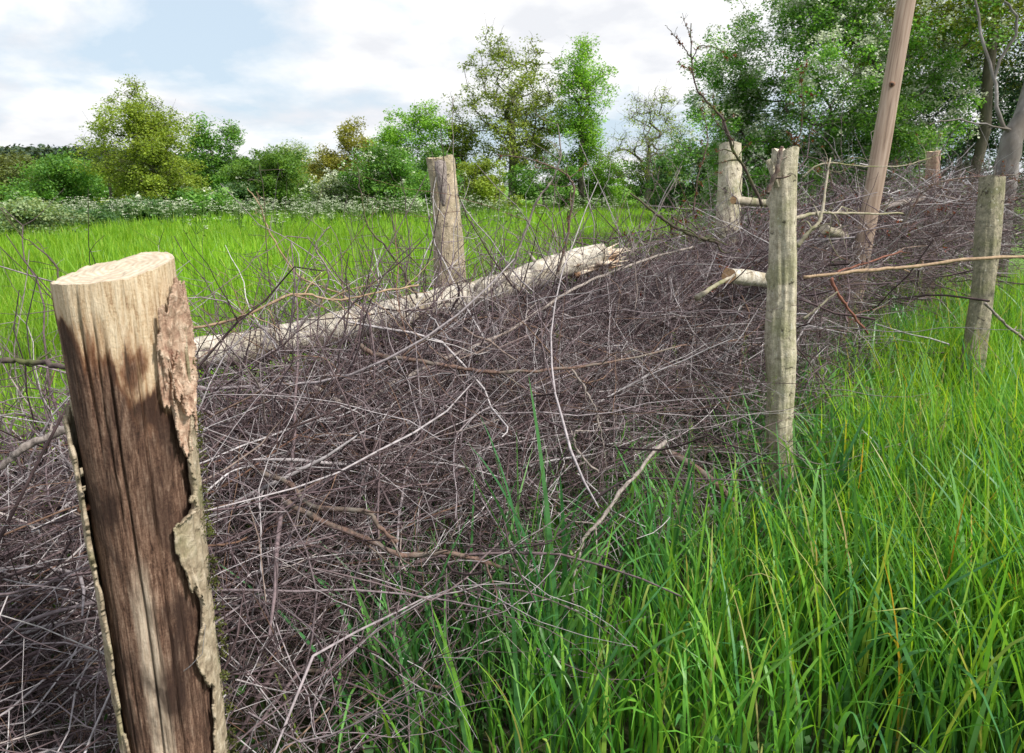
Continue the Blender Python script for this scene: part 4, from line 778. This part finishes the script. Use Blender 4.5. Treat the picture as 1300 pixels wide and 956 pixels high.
low = lambda x, y: 1 - .45 * np.exp(-((x - 1.02) ** 2 + (y - 2.45) ** 2) / .16)
def scatter(n, x0, x1, y0, y1, fn):
    x = rng.uniform(x0, x1, n); y = rng.uniform(y0, y1, n); k = rng.random(n) < fn(x, y); return x[k], y[k]
clump = lambda x, y, f=2.2, s=1: np.clip(.55 + 1.1 * vnoise(np.stack([x * f, y * f, x * 0], -1), s), .08, 1)
def frontmask(x, y):
    s_, t_ = st_of(x, y); sh = .035 * np.clip(s_ - 3.2, 0, 99) ** 1.6; t_ = t_ + sh
    m = np.clip((.50 - .62 * np.interp(s_, [.2, 1.0, 2.6, 3.6, 4.6], [.3, 1, 1, .75, .2]) - t_) / .35, 0, 1) + .13 * (t_ < .9) * (s_ > .3); near = (np.hypot(x, y) > 1.32) & ((x > -.35) | (y > 1.35))
    return np.clip(m, 0, 1) * near * np.maximum(.4, clump(x, y)) * np.interp(x - .25 * (y - 1.5), [-.1, .9], [.32, 1])
x, y = scatter(50000, -1.2, 7.5, 1.25, 8.5, frontmask); x2, y2 = scatter(16000, -1, 3.4, 1.3, 3.2, frontmask); x = np.append(x, x2); y = np.append(y, y2)
def thin_near(x, y): return rng.random(len(x)) < np.clip(.55 + .2 * np.hypot(x, y), 0, 1)
h = rng.uniform(.32, .76, len(x)) * (.85 + .3 * clump(x, y, .8, 4)) * np.interp(st_of(x, y)[1], [-1.5, -.2, .4], [1.1, .9, .62]) * low(x, y)
v, q = blades(x, y, h, rng.uniform(.0045, .0115, len(x)), .30, 8, rng, .6)
tag(mesh_np('tall_grass', v, q, M['grass']), 'tall fresh green grass in front of the brush pile', 'grass', kind='stuff')
x, y = scatter(11000, -1.2, 6.5, 1.3, 6.5, lambda x, y: np.clip(frontmask(x, y) * 1.4, 0, 1) * (1 - .6 * (x > 1.8)))
h = rng.uniform(.35, .75, len(x)) * low(x, y); wd_ = rng.uniform(.008, .016, len(x)); b = MB(); v, q = blades(x, y, h, wd_, .45, 12, rng, .8); b.add(v, q)
x = y = h = wd_ = np.zeros(0)
for (px, yy, k, hh) in ((690, 1.62, 18, .92), (668, 1.66, 10, .8), (715, 1.7, 8, .8), (515, 1.5, 12, .62), (600, 1.62, 8, .5), (650, 1.55, 10, .55), (480, 1.6, 7, .6), (560, 1.5, 8, .5), (620, 1.75, 8, .6), (400, 1.5, 5, .35), (740, 1.8, 12, .62), (830, 2.1, 12, .62), (880, 2.2, 14, .62), (760, 1.9, 8, .55), (460, 1.7, 8, .42), (560, 1.65, 8, .42), (930, 2.4, 14, .6), (1060, 2.6, 14, .62), (1010, 2.3, 12, .6), (1030, 2.8, 14, .6), (720, 2.05, 12, .62), (500, 1.95, 8, .6), (550, 2.0, 6, .5), (800, 2.3, 12, .6), (850, 2.0, 12, .55), (440, 1.62, 8, .36), (700, 1.75, 12, .5)):
    x0_ = P(px, 600, yy)[0]; x = np.append(x, x0_ + rng.normal(0, .035, k)); y = np.append(y, yy + rng.normal(0, .035, k)); h = np.append(h, hh * rng.uniform(.6, 1.1, k)); wd_ = np.append(wd_, rng.uniform(.009, .016, k))
v, q = blades(x, y, h, wd_, .26, 12, rng, .35); b.add(v, q)
tag(b.build('broad_grass', M['grass_wide']), 'broad arching blue-green grass blades among the tall grass', 'grass', kind='stuff')
x, y = scatter(52000, .4, 8, 1.25, 8.5, lambda x, y: frontmask(x, y) * np.clip((x - .35 - .12 * y) * 1.2, 0, 1))
h = rng.uniform(.38, .8, len(x)) * np.interp(st_of(x, y)[1], [-.6, 0, .4], [1, .85, .65]) * low(x, y); v, q = blades(x, y, h, rng.uniform(.0035, .0085, len(x)), .28, 7, rng)
tag(mesh_np('sunlit_tint_grass', v, q, M['grass_sun']), 'grass at the right of the foreground with sunlit yellow-green put into its colour', 'grass', kind='stuff')
# flowering stems with seed heads
b = MB(); x, y = scatter(420, -.6, 5, 1.5, 6, frontmask); n = len(x); st = np.stack([x, y, x * 0], -1); pt = walk(st, rng.normal(0, .10, (n, 3)) + (0, 0, 1), rng.uniform(.5, .85, n), 9, .035, rng)
v, q, _ = tubes(pt, np.linspace(.0016, .0007, 9)[None] * np.ones((n, 1)), 3); b.add(v, q)
e = pt[:, -1]; dd = norm(pt[:, -1] - pt[:, -2]); cen = (e[:, None] + dd[:, None] * rng.uniform(-.02, .07, (n, 34))[..., None] + rng.normal(0, .004, (n, 34, 3))).reshape(-1, 3); v, q = leaves(cen, .008, rng, .2, .4); b.add(v, q)
tag(b.build('seeding_grass', foliage('seed_heads', [(0, (.12, .22, .05)), (1, (.26, .32, .10))], 3)), 'thin grass stems with seed heads in the foreground', 'grass', kind='stuff')
# low weeds
x, y = scatter(60000, -1.2, 6, 1.1, 6, lambda x, y: np.clip(clump(x, y, 3, 7) - .1, 0, 1) * (st_of(x, y)[1] < 1.0) * (np.hypot(x, y) > 1.2))
z = rng.random(len(x)) ** 1.5 * .24 + .02; inn = st_of(x, y)[1] > .2; z = np.where(inn, z * 1.5, z); v, q = leaves(np.stack([x, y, z], -1), .026, rng, .9, .75)
tag(mesh_np('ground_weeds', v, q, M['weed']), 'low dark leafy weeds under the grass and twigs', 'weeds', kind='stuff')
# blades growing through the pile
x, y = scatter(26000, -1, 4, 1.2, 5.5, lambda x, y: ((st_of(x, y)[1] > -.1) & (st_of(x, y)[1] < .75) & (np.hypot(x, y) > 1.3)) * np.clip(clump(x, y, 3.5, 9) * 1.6 - .75, 0, 1) * (x > -.42))
h = rng.uniform(.3, .72, len(x)); v, q = blades(x, y, h, rng.uniform(.005, .011, len(x)), .4, 8, rng, .7)
tag(mesh_np('grass_in_brush', v, q, M['grass_wide']), 'green grass blades growing up through the brush pile', 'grass', kind='stuff')
# meadow behind the hedge
def fieldmask(x, y):
    s_, t_ = st_of(x, y); t_ = t_ + .035 * np.clip(s_ - 3.2, 0, 99) ** 1.6
    return (t_ > 1.35) * (np.abs(x) < .95 * y + 1.5)
b = MB()
x, y = scatter(120000, -9, 6, 1.2, 9, lambda x, y: fieldmask(x, y) * clump(x, y, .9, 3) * .9)
h = rng.uniform(.3, .6, len(x)); v, q = blades(x, y, h, rng.uniform(.004, .008, len(x)), .3, 4, rng); b.add(v, q)
x, y = scatter(100000, -20, 14, 8, 20, lambda x, y: fieldmask(x, y) * (x < y * .62 + 1)); h = rng.uniform(.32, .6, len(x)); v, q = blades(x, y, h, rng.uniform(.010, .02, len(x)), .25, 3, rng); b.add(v, q)
x, y = scatter(90000, -38, 24, 19, 46, lambda x, y: fieldmask(x, y)); h = rng.uniform(.32, .62, len(x)); v, q = blades(x, y, h, rng.uniform(.03, .05, len(x)), .22, 2, rng); b.add(v, q)
tag(b.build('meadow_grass', M['field']), 'bright green meadow grass behind the brush pile', 'grass', kind='stuff')
# cow parsley along the far margin
def pars(n, x0, x1, y0, y1, fn):
    x, y = scatter(n, x0, x1, y0, y1, fn); m = len(x); b1 = MB(); st = np.stack([x, y, x * 0], -1); hh = rng.uniform(.6, .98, m); pt = walk(st, rng.normal(0, .08, (m, 3)) + (0, 0, 1), hh, 4, .04, rng)
    ub = (pt[:, -1][:, None] + rng.normal(0, 1, (m, 6, 3)) * (.15, .15, .09)).reshape(-1, 3); base = np.repeat(pt[:, 2], 6, 0)
    return pt, ub, base
pt, ub, base = pars(3600, -16, 14, 12, 36, lambda x, y: np.clip(np.exp(-((y - (27 + .35 * x + 2 * np.sin(x * .4))) / 4.6) ** 2), 0, 1) * clump(x, y, .7, 2) ** 2.2 * 1.3 * np.clip(.75 - x * .11, .12, 1))
b = MB(); v, q, _ = tubes(pt, np.full((len(pt), 4), .008), 3); b.add(v, q); v, q, _ = tubes(np.stack([base, ub], 1), np.full((len(ub), 2), .005), 3); b.add(v, q)
lf = np.repeat(pt[:, 1], 14, 0) + rng.normal(0, 1, (len(pt) * 14, 3)) * (.12, .12, .1); v, q = leaves(lf, .09, rng, .6, .5); b.add(v, q)
tag(b.build('parsley_stems', M['parsley']), 'green leafy stalks of the cow parsley along the far margin', 'wildflowers', kind='stuff')
cen = np.repeat(ub, 10, 0) + rng.normal(0, 1, (len(ub) * 10, 3)) * (.032, .032, .008); v, q = leaves(cen, .030, rng, 1.5, .9)
tag(mesh_np('cow_parsley', v, q, M['umbel']), 'white cow parsley flowers along the far margin of the field', 'wildflowers', kind='stuff')
